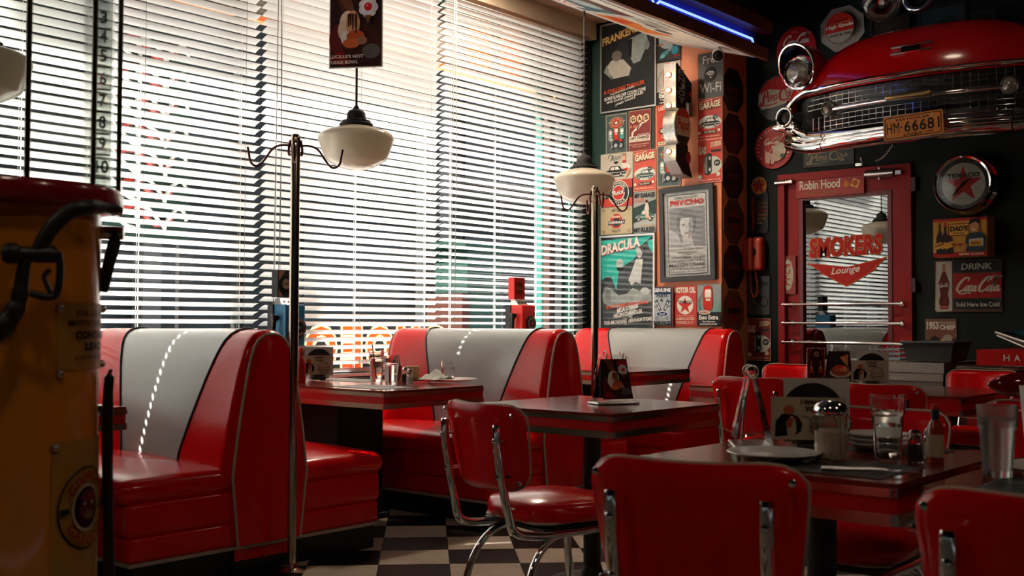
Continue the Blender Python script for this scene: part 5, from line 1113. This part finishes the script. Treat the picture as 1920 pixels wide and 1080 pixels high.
p = onX(1866, 623, 7.10)-Vector((7.35, 1.55, 0)); A_ = [(0, 0, 0), (-.10, -.64, -.21), (-.10, -.64, -.28), (0, -.01, -.02)]; bk = Vector((.45, -.22, .03))
b = B(); b.add([p+Vector(q) for q in A_]+[p+Vector(q)+bk for q in A_], [(0, 1, 5, 4), (3, 7, 6, 2), (0, 3, 2, 1), (4, 5, 6, 7), (0, 4, 7, 3), (1, 2, 6, 5)]); b.obj('sloping_lid', MAT('lid_dark', (.03, .028, .026), .25), cb, sm=False)
b = B(); b.add([p+Vector(A_[0])+bk*.12+Vector((0, -.03, .004)), p+Vector(A_[1])+bk*.12+Vector((0, 0, .004)), p+Vector(A_[1])+bk*.95+Vector((0, 0, .004)), p+Vector(A_[0])+bk*.95+Vector((0, -.03, .004))], [(0, 1, 2, 3)]); b.obj('teal_sheet', MAT('teal_sheet', (.01, .09, .12), .3), cb, sm=False)
for i_, j_, r_ in ((0, 1, .008), (3, 2, .005)): B().tube([p+Vector(A_[i_]), p+Vector(A_[j_])], r_, 6).obj('silver_edge', STEEL, cb)
# ================================================================ old petrol pump in the left foreground
pc = onW(-4, 604, 2.12); vd = Vector((-pc.x, -pc.y, 0)).normalized(); vr = Vector((0, 0, 1)).cross(vd)   # towards us, and to our right
gp = T('gas_pump', 'yellow antique petrol pump with red rim and glass cylinder, in the left foreground', 'petrol pump', (pc.x, pc.y, 0), math.atan2(vr.y, vr.x))
# local x = our right, local -y = towards us
YEL2 = MAT('pump_yellow', (.62, .20, .012), .22, noise=.10, scale=5, coat=.5)
RP = .183; PLT = MAT('plate_ochre', (.40, .18, .03), .4, noise=.15)
B().lathe([(RP*1.1, 0), (RP*1.1, .12), (RP, .14), (RP, .55), (RP*1.004, .56), (RP*1.004, .575), (RP, .585), (RP, 1.318)], 72).obj('body', YEL2, gp, ang=30)
B().lathe([(RP, 1.315), (.219, 1.322), (.224, 1.33), (.224, 1.352), (.219, 1.36), (.15, 1.364)], 72).obj('rim', MAT('pump_red', (.28, .005, .008), .2, coat=.5), gp, ang=40)
B().lathe([(.203, 1.36), (.203, 2.35), (.199, 2.35), (.199, 1.36)], 64, cap=False).obj('glass_cylinder', PANE('pump_glass', .03, (.96, .97, .96), graze=.35), gp, ang=60)
for a_ in (1, -43.5, -78.7, -172, 98, 140):
    x, y = .2145*math.cos(math.radians(a_)), .2145*math.sin(math.radians(a_)); B().cyl((x, y, 1.36), (x, y, 2.4), .0052, n=12).obj('rod', NICKEL, gp)
# numbers on the gauge inside the glass
def bend(R): return lambda x, y, z: ((R+z)*math.sin(x/R), -(R+z)*math.cos(x/R), y)
def curved(a, th, z, R, names=('picture', 'lettering'), mat=None):
    f = bend(R)
    return a.mesh(gp, bend=lambda x, y, q: f(x+th*R, y+z, q+.001), names=names, mat=mat)
th = math.radians(64); a = Art(.034, 1.0)
for n, yy in ((3, 0), (4, 38), (5, 77), (6, 122), (7, 166), (8, 210), (9, 252), (10, 298)):
    zc = 1.105+(604-yy)*2.02/2080; v0 = (zc-1.30)/1.0
    a.t(str(n), .35 if n < 10 else .2, v0-.0125, .72 if n < 10 else .9, v0+.0125, '#0e0e0e', .03); a.r(.1, v0-.024, .95, v0-.020, '#0e0e0e')
a.mesh(gp, M=Matrix.Translation((.174, -.085, 1.80)) @ MY.to_4x4(), names=('tick_marks', 'numbers'))
b = B(); b.box((.174, -.083, 1.84), (.036, .002, .95)); b.obj('gauge_strip', PANE('gauge_strip', .02, (.80, .84, .82), graze=.1), gp)
# plates round the body
def plate(th0, th1, z0, z1, name):
    b = B(); f = bend(RP+.002); nn = 14
    b.grid(lambda u, v: f((th0+(th1-th0)*u)*(RP+.002), z0+(z1-z0)*v, .0), nn, 1); return b.obj(name, PLT, gp)
d2 = math.radians
zz = lambda y: 1.105+(604-y)*1.985/2080
plate(d2(32), d2(92), zz(697), zz(566), 'notice_plate')
a = Art(.19, zz(566)-zz(697))
for s_, y0, hh, x0, x1, bo in (('FOR USE AS A', .80, .085, .22, .86, .01), ('MOTOR FUEL ONLY', .655, .085, .12, .94, .01), ('CONTAINS', .46, .12, .2, .86, .05), ('LEAD', .29, .12, .34, .72, .05), ('(TETRAETHYL)', .13, .085, .2, .88, .01)): a.t(s_, x0, y0, x1, y0+hh, '#1f130a', bo)
curved(a, d2(62), (zz(566)+zz(697))/2, RP+.002)
plate(d2(30), d2(95), zz(1130), zz(834), 'badge_plate')
zb = zz(967); rb = .077; a = Art(2.3*rb, 2.3*rb)
a.ring(.5, .5, .435, .04, '#221a14').o(.5, .5, .415, '#a0732a').ring(.5, .5, .25, .12, '#b8a88a').o(.5, .5, .22, '#2a0d12').o(.5, .5, .15, '#4f1618').e(.44, .55, .03, .02, '#b89a6a').e(.57, .55, .03, .02, '#b89a6a').e(.5, .42, .09, .05, '#6d4a30').e(.5, .36, .06, .02, '#1a0808').e(.5, .62, .14, .06, '#5f1a18').r(.08, .465, .2, .53, '#1f2a22').r(.8, .465, .92, .53, '#1f2a22')
a.arc('GILMORE', .5, .5, .29, .10, 152, 28, '#8f1d18', .04); a.arc('GASOLINE', .5, .5, .29, .10, 205, 335, '#8f1d18', .04, True); curved(a, d2(57), zb, RP+.003, ('badge', 'lettering'))
for t_, y_ in ((33.5, 577), (34, 702), (88, 577), (89, 690), (31.5, 842)):
    f = bend(RP); c = Vector(f(d2(t_)*RP, zz(y_), .004)); q = Vector((c.x, c.y, 0)).to_track_quat('Z', 'Y').to_matrix(); B().lathe([(.008, -.002), (.0075, .003), (.004, .007), (.001, .008)], 14, c, q).obj('rivet', NICKEL, gp)
# hose, nozzle and hook in front of the body
def fr_(px, py, w=1.86): return Vector(((px+4)*w/2080, -(2.12-w), 1.105+(604-py)*w/2080))
B().tube([fr_(205, 380, 1.93), fr_(175, 378, 1.90), fr_(150, 378), fr_(118, 390), fr_(92, 415), fr_(74, 445), fr_(64, 470)], [.0095, .0125, .0135, .014, .014, .0135, .013, .013], 12, sub=5).obj('hose', RUBBER, gp)
B().cyl(fr_(197, 384, 1.93), fr_(212, 384, 1.94), .009, n=12).obj('hose_ring', NICKEL, gp)
B().tube([fr_(14, 473), fr_(34, 473), fr_(64, 474), fr_(98, 472)], [.013, .013, .015, .012], 12, sub=4).obj('nozzle_body', RUBBER, gp)
B().lathe([(.001, -.02), (.013, -.017), (.018, -.008), (.018, .006), (.010, .013)], 16, fr_(20, 473), Matrix.Rotation(PI/2, 3, 'Y')).obj('nozzle_knob', RUBBER, gp)
B().tube([fr_(100, 468), fr_(104, 500), fr_(100, 545), fr_(84, 556), fr_(50, 548)], .0065, 10, sub=5).obj('trigger_guard', RUBBER, gp)
B().tube([fr_(86, 502), fr_(76, 515), fr_(80, 530), fr_(90, 552)], .0045, 8, sub=4).obj('trigger', RUBBER, gp)
B().tube([fr_(44, 478), fr_(38, 510), fr_(34, 545), fr_(28, 575), fr_(10, 605), fr_(-25, 635), fr_(-60, 640)], [.011, .012, .014, .017, .02, .022, .022], 12, sub=5).obj('spout', RUBBER, gp)
B().tube([(RP*.98, .0, zz(418)), (.225, -.01, zz(418))], .0135, 14).obj('side_pipe', NICKEL, gp); B().tube([(.210, -.01, zz(418)), (.207, -.01, zz(440)), (.198, -.01, zz(480)), (.187, -.0, zz(540))], [.011, .013, .012, .010], 12, sub=4).obj('side_spout', RUBBER, gp)
B().tube([(.203, -.03, zz(700)), (.2, -.03, zz(715)), (.198, -.03, zz(770)), (.199, -.03, zz(900)), (.204, -.03, zz(1100)), (.206, -.03, .4)], [.004, .010, .0115, .011, .012, .014], 14, sub=5, ry=.9).obj('pump_lever', BLACK, gp)
B().box((.19, -.02, zz(780)), (.03, .02, .012)).obj('lever_clip', NICKEL, gp, sm=False)
# ================================================================ payphones on the window ends of two tables
def payphone(x, y, z, colr, dark, label, px):
    o = T('payphone', label, 'telephone', (x, y, z), 0, 'retro payphones by the window')
    m1 = MAT('phone_'+colr, dark, .3)
    B().soft((0, 0, .225), (.15, .18, .45), .012).obj('body', m1, o, ang=50)
    B().box((-.079, .05, .225), (.012, .05, .45)).obj('side_strip', BLACK, o, sm=False)
    B().tube([(-.10, -.02, .09), (-.105, -.02, .13), (-.112, -.02, .2), (-.112, -.02, .30), (-.105, -.02, .36), (-.10, -.02, .38)], [.026, .024, .014, .014, .024, .028], 12, sub=3).obj('handset', BLACK, o)
    q = Vector((0, -1, 0)).to_track_quat('Z', 'Y').to_matrix()
    B().lathe([(.058, 0), (.058, .008), (.05, .014), (.001, .015)], 32, (.015, -.092, .31), q).obj('dial', BLACK, o)
    for k in range(10):
        t = math.radians(30+k*30); B().lathe([(.0085, 0), (.0085, .002), (.001, .003)], 10, (.015+.04*math.cos(t), -.106, .31+.04*math.sin(t)), q).obj('finger_hole', MAT('dial_hole', (.30, .20, .16), .4), o)
    B().lathe([(.014, 0), (.001, .004)], 14, (.015, -.106, .31), q).obj('dial_centre', m1, o)
    b = B(); b.add([(-.06, -.03, .45), (.065, -.03, .45), (.06, .05, .45), (-.055, .05, .45), (-.045, .01, .49), (.06, .01, .49), (.055, .05, .49), (-.045, .05, .49)], [(0, 1, 5, 4), (1, 2, 6, 5), (2, 3, 7, 6), (3, 0, 4, 7), (4, 5, 6, 7)]); b.obj('coin_slots', STEEL, o, sm=False)
    for k in (-.025, .008, .04): B().lathe([(.010, 0), (.010, .003), (.001, .004)], 12, (k, -.014, .469), Vector((0, -.7, .7)).to_track_quat('Z', 'Y').to_matrix()).obj('coin_slot', BLACK, o)
    B().box((.0, .035, .575), (.125, .06, .165)).obj('sign_box', BLACK if colr == 'blue' else m1, o, sm=False)
    a = Art(.115, .155)
    if colr == 'red': a.r(0, 0, 1, 1, '#8a150f').e(.5, .5, .36, .32, '#571008').r(.14, .42, .86, .58, '#7a3a2a')
    else: a.r(0, 0, 1, 1, '#1b2c33').p([(0, 0), (.3, 0), (0, .3)], '#8f6a50').p([(0, 1), (.4, 1), (0, .6)], '#8f6a50').o(.5, .5, .32, '#12191c').o(.5, .5, .2, '#8a7560').r(.3, .47, .7, .53, '#5a4a3c')
    a.mesh(o, M=Matrix.Translation((0, .0045, .575)) @ MY.to_4x4())
    B().box((.02, -.095, .135), (.10, .012, .13)).obj('coin_door', STEEL, o, sm=False); B().box((.02, -.103, .13), (.078, .006, .10)).obj('coin_panel', MAT('phone_panel_'+colr, (.20, .02, .015) if colr == 'red' else (.10, .03, .02), .4), o, sm=False)
p = onY(537, 600, 5.42); payphone(p.x, 5.42, .767, 'blue', (.02, .16, .30), 'blue and black toy payphone by the window behind the nearer coat stand', 0)
p = onY(975, 600, 5.42); payphone(p.x, 5.42, .797, 'red', (.62, .02, .012), 'bright red toy payphone by the window behind the middle booth', 0)
# ================================================================ things on the tables
def menu_stand(p, rz, label, art, sc=1.):
    o = T('menu_stand', label, 'menu stand', p, rz, 'flip menus on the tables')
    w0, w1, H_ = .088*sc, .066*sc, .20*sc; lean = .045*sc
    B().soft((0, 0, .004), (2*w0+.02, .11*sc, .008), .0035).obj('base_plate', STEEL, o)
    for sg, nm in ((-1, 'front_leaf'), (1, 'rear_leaf')):
        yb = sg*lean
        def pt(u, v, d=0): return Vector((u*(w0+(w1-w0)*v), yb*(1-v)+sg*.004+sg*d, .010+H_*v))
        b = B(); out = [(-1, 0), (1, 0), (1, .93), (.88, 1), (-.88, 1), (-1, .93)]
        b.add([pt(u, v) for u, v in out]+[pt(u, v, .003) for u, v in out], [tuple(range(6))[::-1 if sg < 0 else 1], tuple(range(6, 12))[::1 if sg < 0 else -1]]+[(i, (i+1) % 6, 6+(i+1) % 6, 6+i) for i in range(6)]); lf = b.obj(nm, CLEAR, o, sm=False)
        a = Art(1, 1); art(a)
        for k_ in (0, 1): a.L[k_][2][:] = [tuple(min(.85, c*1.9+.004) for c in col) for col in a.L[k_][2]]
        def mp(x, y, z): q = pt(x*2*.86, .05+(y+.5)*.86, .001); return (q.x, q.y+sg*z*.6, q.z)
        if sg < 0: a.mesh(lf, bend=mp, mat=PRINT('menu_print', .35), names=('menu_card', 'lettering'))
        else: a.mesh(lf, bend=lambda x, y, z: mp(-x, y, z), mat=PRINT('menu_print', .35), names=('menu_card', 'lettering'))
    for u in (-.58, .58):
        c = Vector((u*w1, 0, H_+.008)); B().tube([c+Vector((0, .017*sc*math.cos(t*PI/8), .017*sc*math.sin(t*PI/8))) for t in range(16)], .0024, 6, closed=True).obj('ring', STEEL, o)
    B().tube([(w0*.9, lean*.4, .008), (w1*.9, 0, H_)], .0028, 6).obj('side_rod', STEEL, o); return o
def sundae2(a): sundae(a)
menu_stand(onZ(1150, 757, .766), math.radians(-28), 'flip menu with ice cream picture on the square table', sundae2)
menu_stand(onZ(1408, 836, .766), math.radians(35), 'flip menu seen edge-on at the back of the set foreground table', sundae2)
def bottles(a):
    a.r(.02, .01, .98, .99, '#6d1512').e(.5, .5, .4, .5, '#2a0a08').o(.52, .83, .07, '#c9b89a').o(.52, .83, .055, '#7a4a24')
    for x in (.12, .62): a.p([(x, .02), (x+.24, .02), (x+.24, .34), (x+.17, .5), (x+.17, .66), (x+.07, .66), (x+.07, .5), (x, .34)], '#8f3a1a').r(x+.02, .1, x+.22, .3, '#2a1a14').e(x+.12, .44, .07, .04, '#c9804a')
def plate_food(a):
    a.r(.02, .01, .98, .99, '#1c0d0a').e(.5, .3, .42, .16, '#9c8a7a').e(.5, .36, .38, .16, '#7d3a1c').e(.4, .44, .16, .1, '#a3402a').e(.62, .42, .16, .1, '#b8602f').e(.5, .5, .1, .06, '#c02018').p([(.5, .8), (.9, .9), (.8, .5)], '#9a5a2a')
pz = lambda px, X: onX(px, 690, X)
q = pz(1530, 6.02); o = T('menu_card', 'upright red card with two bottles, left of the far flip menu', 'menu card', (6.02, q.y, .766), math.radians(-49))
a = Art(.105, .205); bottles(a); B().box((0, .002, .1025), (.105, .003, .205)).obj('board', PAPER, o, sm=False); a.mesh(o, M=Matrix.Translation((0, -.0002, .1025)) @ MY.to_4x4()); B().box((0, .0, .004), (.11, .05, .008)).obj('foot', CLEAR, o, sm=False)
q = pz(1573, 5.95); menu_stand(Vector((5.95, q.y, .766)), math.radians(-53), 'flip menu with dish picture in front of the red door', plate_food)
q = onY(506, 600, 5.22); menu_stand(Vector((q.x+.0, 5.22, .766)), math.radians(-20), 'tilted flip menu beside the blue payphone', bottles)
# vinyl record napkin holders
def poster_card(a):
    a.r(0, 0, 1, 1, '#b3a58c').p([(.05, .06), (.06, .42), (.14, .60), (.24, .62), (.36, .55), (.42, .38), (.40, .2), (.34, .12)], '#17120f').p([(.22, .1), (.2, .4), (.27, .56), (.33, .5), (.34, .2), (.3, .06)], '#b3a58c').e(.24, .70, .075, .11, '#a8583a').p([(.2, .36), (.24, .52), (.3, .48), (.27, .3), (.22, .26)], '#a8482c').e(.33, .50, .03, .03, '#8a2018')
    a.t('I WANT', .40, .84, .70, .94, '#17120f', .05); a.t('YOU!', .45, .68, .68, .79, '#17120f', .05)
    a.ring(.70, .36, .31, .06, '#17120f').p([(.36, .60), (.50, .54), (.52, .50)], '#17120f').e(.58, .38, .05, .06, '#8a8070').r(.64, .36, .86, .40, '#b05a3c')
    for i in range(4): a.r(.5+.02*i, .27-.035*i, .88-.03*i, .285-.035*i, '#6a6050')
    for i in range(2): a.r(.62, .5+.05*i, .82, .515+.05*i, '#6a6050')
def record(p, rz, label, sc=1.):
    o = T('record_holder', label, 'napkin holder', p, rz, 'vinyl record napkin holders'); R_ = .083*sc
    q = Matrix(((1, 0, 0), (0, 0, -1), (0, 1, 0)))
    for y, nm in ((.010, 'front_disc'), (-.035, 'rear_disc')):
        B().lathe([(.001, -.001), (R_, -.001), (R_, .001), (.03*sc, .0012), (.001, .0012)], 40, (0, -y, .1*sc), q).obj(nm, BLACK, o, ang=30)
    B().soft((0, .012, .010), (.085*sc, .075, .020), .008).obj('base', BLACK, o)
    w, h = .195*sc, .114*sc
    B().box((-.012*sc, -.014, .03+h/2), (w, .002, h)).obj('front_card', PAPER, o, sm=False)
    a = Art(w, h); poster_card(a); a.mesh(o, M=Matrix.Translation((-.012*sc, -.0156, .03+h/2)) @ MY.to_4x4(), mat=PRINT('card_print', .6))
    B().box((.012*sc, .030, .02+.087*sc), (w*.89, .002, .173*sc)).obj('rear_card', PAPER, o, sm=False)
    B().box((.005*sc, .012, .035*sc), (.12*sc, .03, .06*sc)).obj('napkins', PAPER, o, sm=False)
    return o
record(onZ(1524, 845, .766), math.radians(-61), 'large vinyl record napkin holder on the set foreground table')
q = onX(1634, 690, 5.95); record(Vector((5.95, q.y, .766)), math.radians(-57), 'vinyl record napkin holder in front of the steel counter')
q = onY(597, 690, 5.17); record(Vector((q.x, 5.17, .769)), math.radians(-24), 'dim vinyl record napkin holder on the booth table by the window')
# glasses
def tumbler(p, label, h=.16, r0=.033, r1=.044, fill=.55, frosted=False, group='water glasses on the tables'):
    o = T('water_glass', label, 'glass', p, 0, group)
    m = GLASS('frosted_glass', (.93, .95, .94), .22) if frosted else TUMBLER; t = .0032; st = h*.66; rs = r0+(r1-r0)*.55
    B().lathe([(r0*.96, 0), (r0, .004), (rs, st), (rs+.004, st+.006), (r1, h), (r1-t, h), (rs+.001, st+.008), (rs-t, st), (r0-t, .016), (.001, .014)], 28).obj('glass', m, o, ang=30)
    if fill:
        f = fill*h; rf = r0+(rs-r0)*min(1, f/st)-t-.0004; B().lathe([(.001, .0145), (r0-t-.0004, .0165), (rf, f), (.001, f)], 28).obj('water', GLASS('misty_water', (.9, .92, .9), .25, 1.33) if frosted else WATER, o, ang=30)
    return o
tumbler(onZ(1665, 858, .766), 'half full water glass beside the sugar pourer', .162, .033, .044, .5)
tumbler(onZ(1871, 893, .766), 'misted full water glass on the right edge table', .160, .031, .0445, .8, True)
g = tumbler(onZ(734, 721, .766), 'full water glass at the front of the booth table', .16, .033, .047, .68)
p = onZ(724, 716, .766); g2 = tumbler(Vector((p.x-.02, p.y+.06, .766)), 'tall glass with dark straw behind another glass on the booth table', .18, .033, .044, .75); B().tube([(.0, .0, .02), (-.035, 0, .215)], .003, 6).obj('straw', RUBBER, g2)
p = onZ(840, 713, .766); tumbler(Vector((p.x, p.y, .778)), 'small empty glass standing on the plate with napkin', .105, .036, .040, 0)
p = onZ(1948, 850, .766); o = T('paper_cup', 'tall pale cup cut off by the right edge', 'cup', p); B().lathe([(.032, 0), (.046, .175), (.048, .178), (.044, .178), (.030, .006), (.001, .006)], 28).obj('cup', PAPER, o, ang=40)
# sugar pourer
o = T('sugar_pourer', 'glass sugar pourer with chrome lid and handle on the foreground table', 'sugar pourer', onZ(1558, 864, .766))
B().lathe([(.037, 0), (.040, .004), (.040, .118), (.034, .126), (.031, .126), (.037, .116), (.037, .010), (.001, .008)], 12).obj('jar', TUMBLER, o, ang=20)
B().lathe([(.001, .009), (.0365, .011), (.0365, .074), (.030, .078), (.001, .080)], 24).obj('sugar', MAT('sugar', (.72, .58, .42), .9, bump=.5, bscale=900), o, ang=40)
B().lathe([(.041, .115), (.0425, .12), (.0425, .130), (.036, .142), (.02, .150), (.001, .152)], 28).obj('lid', CHROME, o, ang=50)
B().tube([(.037*.77, -.037*.64, .12), (.050*.9, -.050*.6, .105), (.052*.9, -.052*.6, .085), (.038*.77, -.038*.64, .062)], .003, 8, sub=4).obj('handle', CHROME, o)
def shaker(p, label, col, h=.082):
    o = T('shaker', label, 'shaker', p, 0, 'salt and pepper shakers'); B().lathe([(.017, 0), (.019, .003), (.0175, h*.7), (.013, h*.78), (.001, h*.78)], 10).obj('jar', TUMBLER, o, ang=25); B().lathe([(.001, .004), (.0155, .005), (.0145, h*.55), (.001, h*.57)], 10).obj('filling', col, o, ang=25); B().lathe([(.0145, h*.76), (.0155, h*.8), (.0155, h*.93), (.010, h), (.001, h)], 16).obj('cap', CHROME, o, ang=40)
PEP = MAT('pepper', (.03, .022, .016), .9); SLT = MAT('salt', (.7, .66, .58), .9)
shaker(onZ(1716, 869, .766), 'pepper shaker beside the small sauce bottle', PEP); p = onZ(1732, 866, .766); shaker(p+Vector((.035, -.005, 0)), 'second shaker half hidden behind the pepper shaker', SLT)
shaker(onZ(757, 720, .766)+Vector((.03, .02, 0)), 'dark pepper shaker on the booth table', PEP, .095); shaker(onZ(768, 722, .766), 'white salt shaker on the booth table', SLT, .09)
def bottle(p, label, h, r, body, cap, neck, lab):
    o = T('sauce_bottle', label, 'bottle', p); B().lathe([(r*.95, 0), (r, .004), (r, h*.56), (r*.8, h*.64), (r*.42, h*.74), (r*.40, h*.84), (.001, h*.84)], 24).obj('body', body, o, ang=40); B().lathe([(r*.47, h*.72), (r*.47, h*.9), (r*.4, h*.905), (.001, h*.905)], 20).obj('neck_band', neck, o, ang=40); B().lathe([(r*.44, h*.9), (r*.46, h*.92), (r*.44, h*.99), (.001, h)], 20).obj('cap', cap, o, ang=40)
    if lab: B().lathe([(r*1.01, h*.10), (r*1.02, h*.10), (r*1.02, h*.48), (r*1.01, h*.48)], 24, cap=False).obj('label', lab, o, ang=40)
SAU = MAT('red_sauce', (.30, .03, .008), .12, coat=.6); bottle(onZ(1754, 867, .766), 'small red pepper sauce bottle with cream label and green neck', .145, .0205, SAU, MAT('red_cap', (.55, .02, .012), .35), MAT('green_band', (.006, .03, .022), .4), MAT('cream_label', (.48, .36, .22), .6))
p = onZ(742, 716, .766); bottle(p+Vector((.06, .05, 0)), 'dark red sauce bottle behind the glasses on the booth table', .155, .024, MAT('ketchup', (.12, .008, .006), .15, coat=.5), BLACK, SAU, None)
q = onY(564, 690, 5.0); bottle(Vector((q.x, 5.0, .766)), 'red ketchup bottle behind the nearer coat stand pole', .20, .028, MAT('ketchup_red', (.35, .012, .01), .2), MAT('red_cap', 0), SAU, None)
# plates, food, cutlery
def plate(p, r, label, n=1, dz=.012):
    o = T('plate', label, 'plate', p)
    for k in range(n): B().lathe([(.001, .004), (r*.55, .004), (r*.62, .003), (r*.68, .006), (r*.96, .017), (r, .0185), (r*.985, .021), (r*.94, .0205), (r*.68, .010), (r*.55, .0085), (.001, .0085)], 44, (0, 0, k*dz)).obj('dish', WHITE, o, ang=50)
    return o
plate(onZ(1450, 861, .769), .115, 'empty white plate at the front of the set foreground table')
p = onZ(1644, 842, .769); plate(p, .085, 'stack of small white plates behind the water glass', 3)
plate(onZ(1985, 890, .769), .12, 'white plate cut off by the right edge')
p = onZ(843, 716, .766); plate(p, .165, 'white plate with napkin and glass on the booth table')
o = T('napkin', 'crumpled grey paper napkin on the plate', 'napkin', onZ(818, 715, .776)); rr = random.Random(5); b = B()
pts = {}
def nf(u, v):
    x, y = (u-.5)*.17, (v-.5)*.15; return (x, y, .010+.062*max(0, 1-abs(u-.45)*2.1)*max(0, 1-abs(v-.5)*1.3)+.012*math.sin(u*11)*math.cos(v*9)*(1-abs(u-.5)*2))
b.grid(nf, 12, 10); b.obj('sheet', MAT('napkin_paper', (.50, .52, .46), .8), o, ang=25)
o = T('bread_wedge', 'toasted bread wedge leaning on the napkin', 'bread', onZ(793, 716, .776)+Vector((.0, .085, 0))); B().soft((0, 0, .045), (.10, .026, .085), .010).obj('slice', MAT('bread', (.55, .33, .14), .9, bump=.6, bscale=300), o); B().box((.0, .0, .012), (.14, .06, .02)).obj('crust', MAT('crust', (.30, .14, .05), .8), o, sm=False)
MATP = MAT('dark_paper_mat', (.030, .028, .026), .5)
def placemat(c, w, l, rz, label, mt=None):
    o = T('placemat', label, 'placemat', c, rz, 'paper placemats'); B().box((0, 0, .0004), (w, l, .0008)).obj('sheet', mt or MATP, o, sm=False)
    a = Art(w, l); r2 = random.Random(int(c.x*100)); a.rim(.02, '#4a4640')
    for i in range(26): x, y = r2.uniform(.08, .9), r2.uniform(.08, .88); a.r(x, y, x+r2.uniform(.03, .12), y+r2.uniform(.01, .05), r2.choice(['#5a564e', '#3c3934', '#6b665c', '#2a2826']))
    a.mesh(o, M=Matrix.Translation((0, 0, .0009)), mat=PRINT('matt_print', .55))
placemat(Vector((2.53, 1.16, .7655)), .27, .36, 0, 'dark printed placemat with fork, at the front of the set table')
placemat(Vector((2.97, 1.18, .7655)), .20, .26, 0, 'dark printed placemat at the far side of the set table')
placemat(Vector((2.50, .60, .7655)), .27, .36, 0, 'dark placemat under the plate at the right edge'); placemat(Vector((2.93, .66, .7655)), .24, .34, 0, 'dark placemat behind the misted glass')
MATG = MAT('grey_paper_mat', (.16, .17, .17), .5); placemat(Vector((4.02, 4.42, .7655)), .27, .40, 0, 'grey printed placemat at the left of the booth table', MATG); placemat(Vector((4.42, 5.0, .7655)), .26, .38, 0, 'grey printed placemat far back on the booth table', MATG)
def fork(p, rz, label):
    o = T('fork', label, 'fork', p, rz); b = B(); b.tube([(-.10, 0, .003), (-.04, 0, .004), (.03, 0, .006), (.05, 0, .004)], [.006, .005, .0035, .005], 6, sub=3, ry=1.2); b.box((.062, 0, .004), (.02, .022, .002)); b.obj('handle', STEEL, o)
    for k in range(4): B().box((.092, -.009+.006*k, .005), (.042, .0028, .0022)).obj('tine', STEEL, o, sm=False)
fork(onZ(1625, 884, .7705), math.radians(-70), 'steel fork on the dark placemat'); fork(onZ(1470, 846, .7665), math.radians(80), 'steel fork behind the empty plate')
# red streamlined fixture at the right edge
p = onW(1905, 722, 4.1); o = T('red_dispenser', 'glossy dark red pointed fixture with chrome ribs at the right edge', 'dispenser', (p.x, p.y, .0), math.radians(-49))
zc = p.z; DRG = MAT('deep_red_gloss', (.16, .004, .006), .08, coat=.8)
b = B(); b.lathe([(.001, -.108), (.013, -.097), (.034, -.057), (.048, 0), (.052, .07), (.052, .18), (.034, .215), (.001, .23)], 28, (.0, 0, zc), Matrix.Rotation(PI/2, 3, 'Y') @ Matrix.Rotation(0, 3, 'Z'), .9); b.obj('shell', DRG, o, ang=60)
for k in range(5): B().tube([(.03+.0*k, -.044+.0*k, zc+.03-.014*k), (.15, -.045, zc+.03-.014*k)], .0025, 6).obj('rib', CHROME, o)
B().lathe([(.055, .0), (.055, .02), (.02, .05), (.016, zc-.16), (.022, zc-.05), (.016, zc-.03)], 24).obj('stem', MAT('red_stem', (.55, .01, .01), .2), o, ang=50)
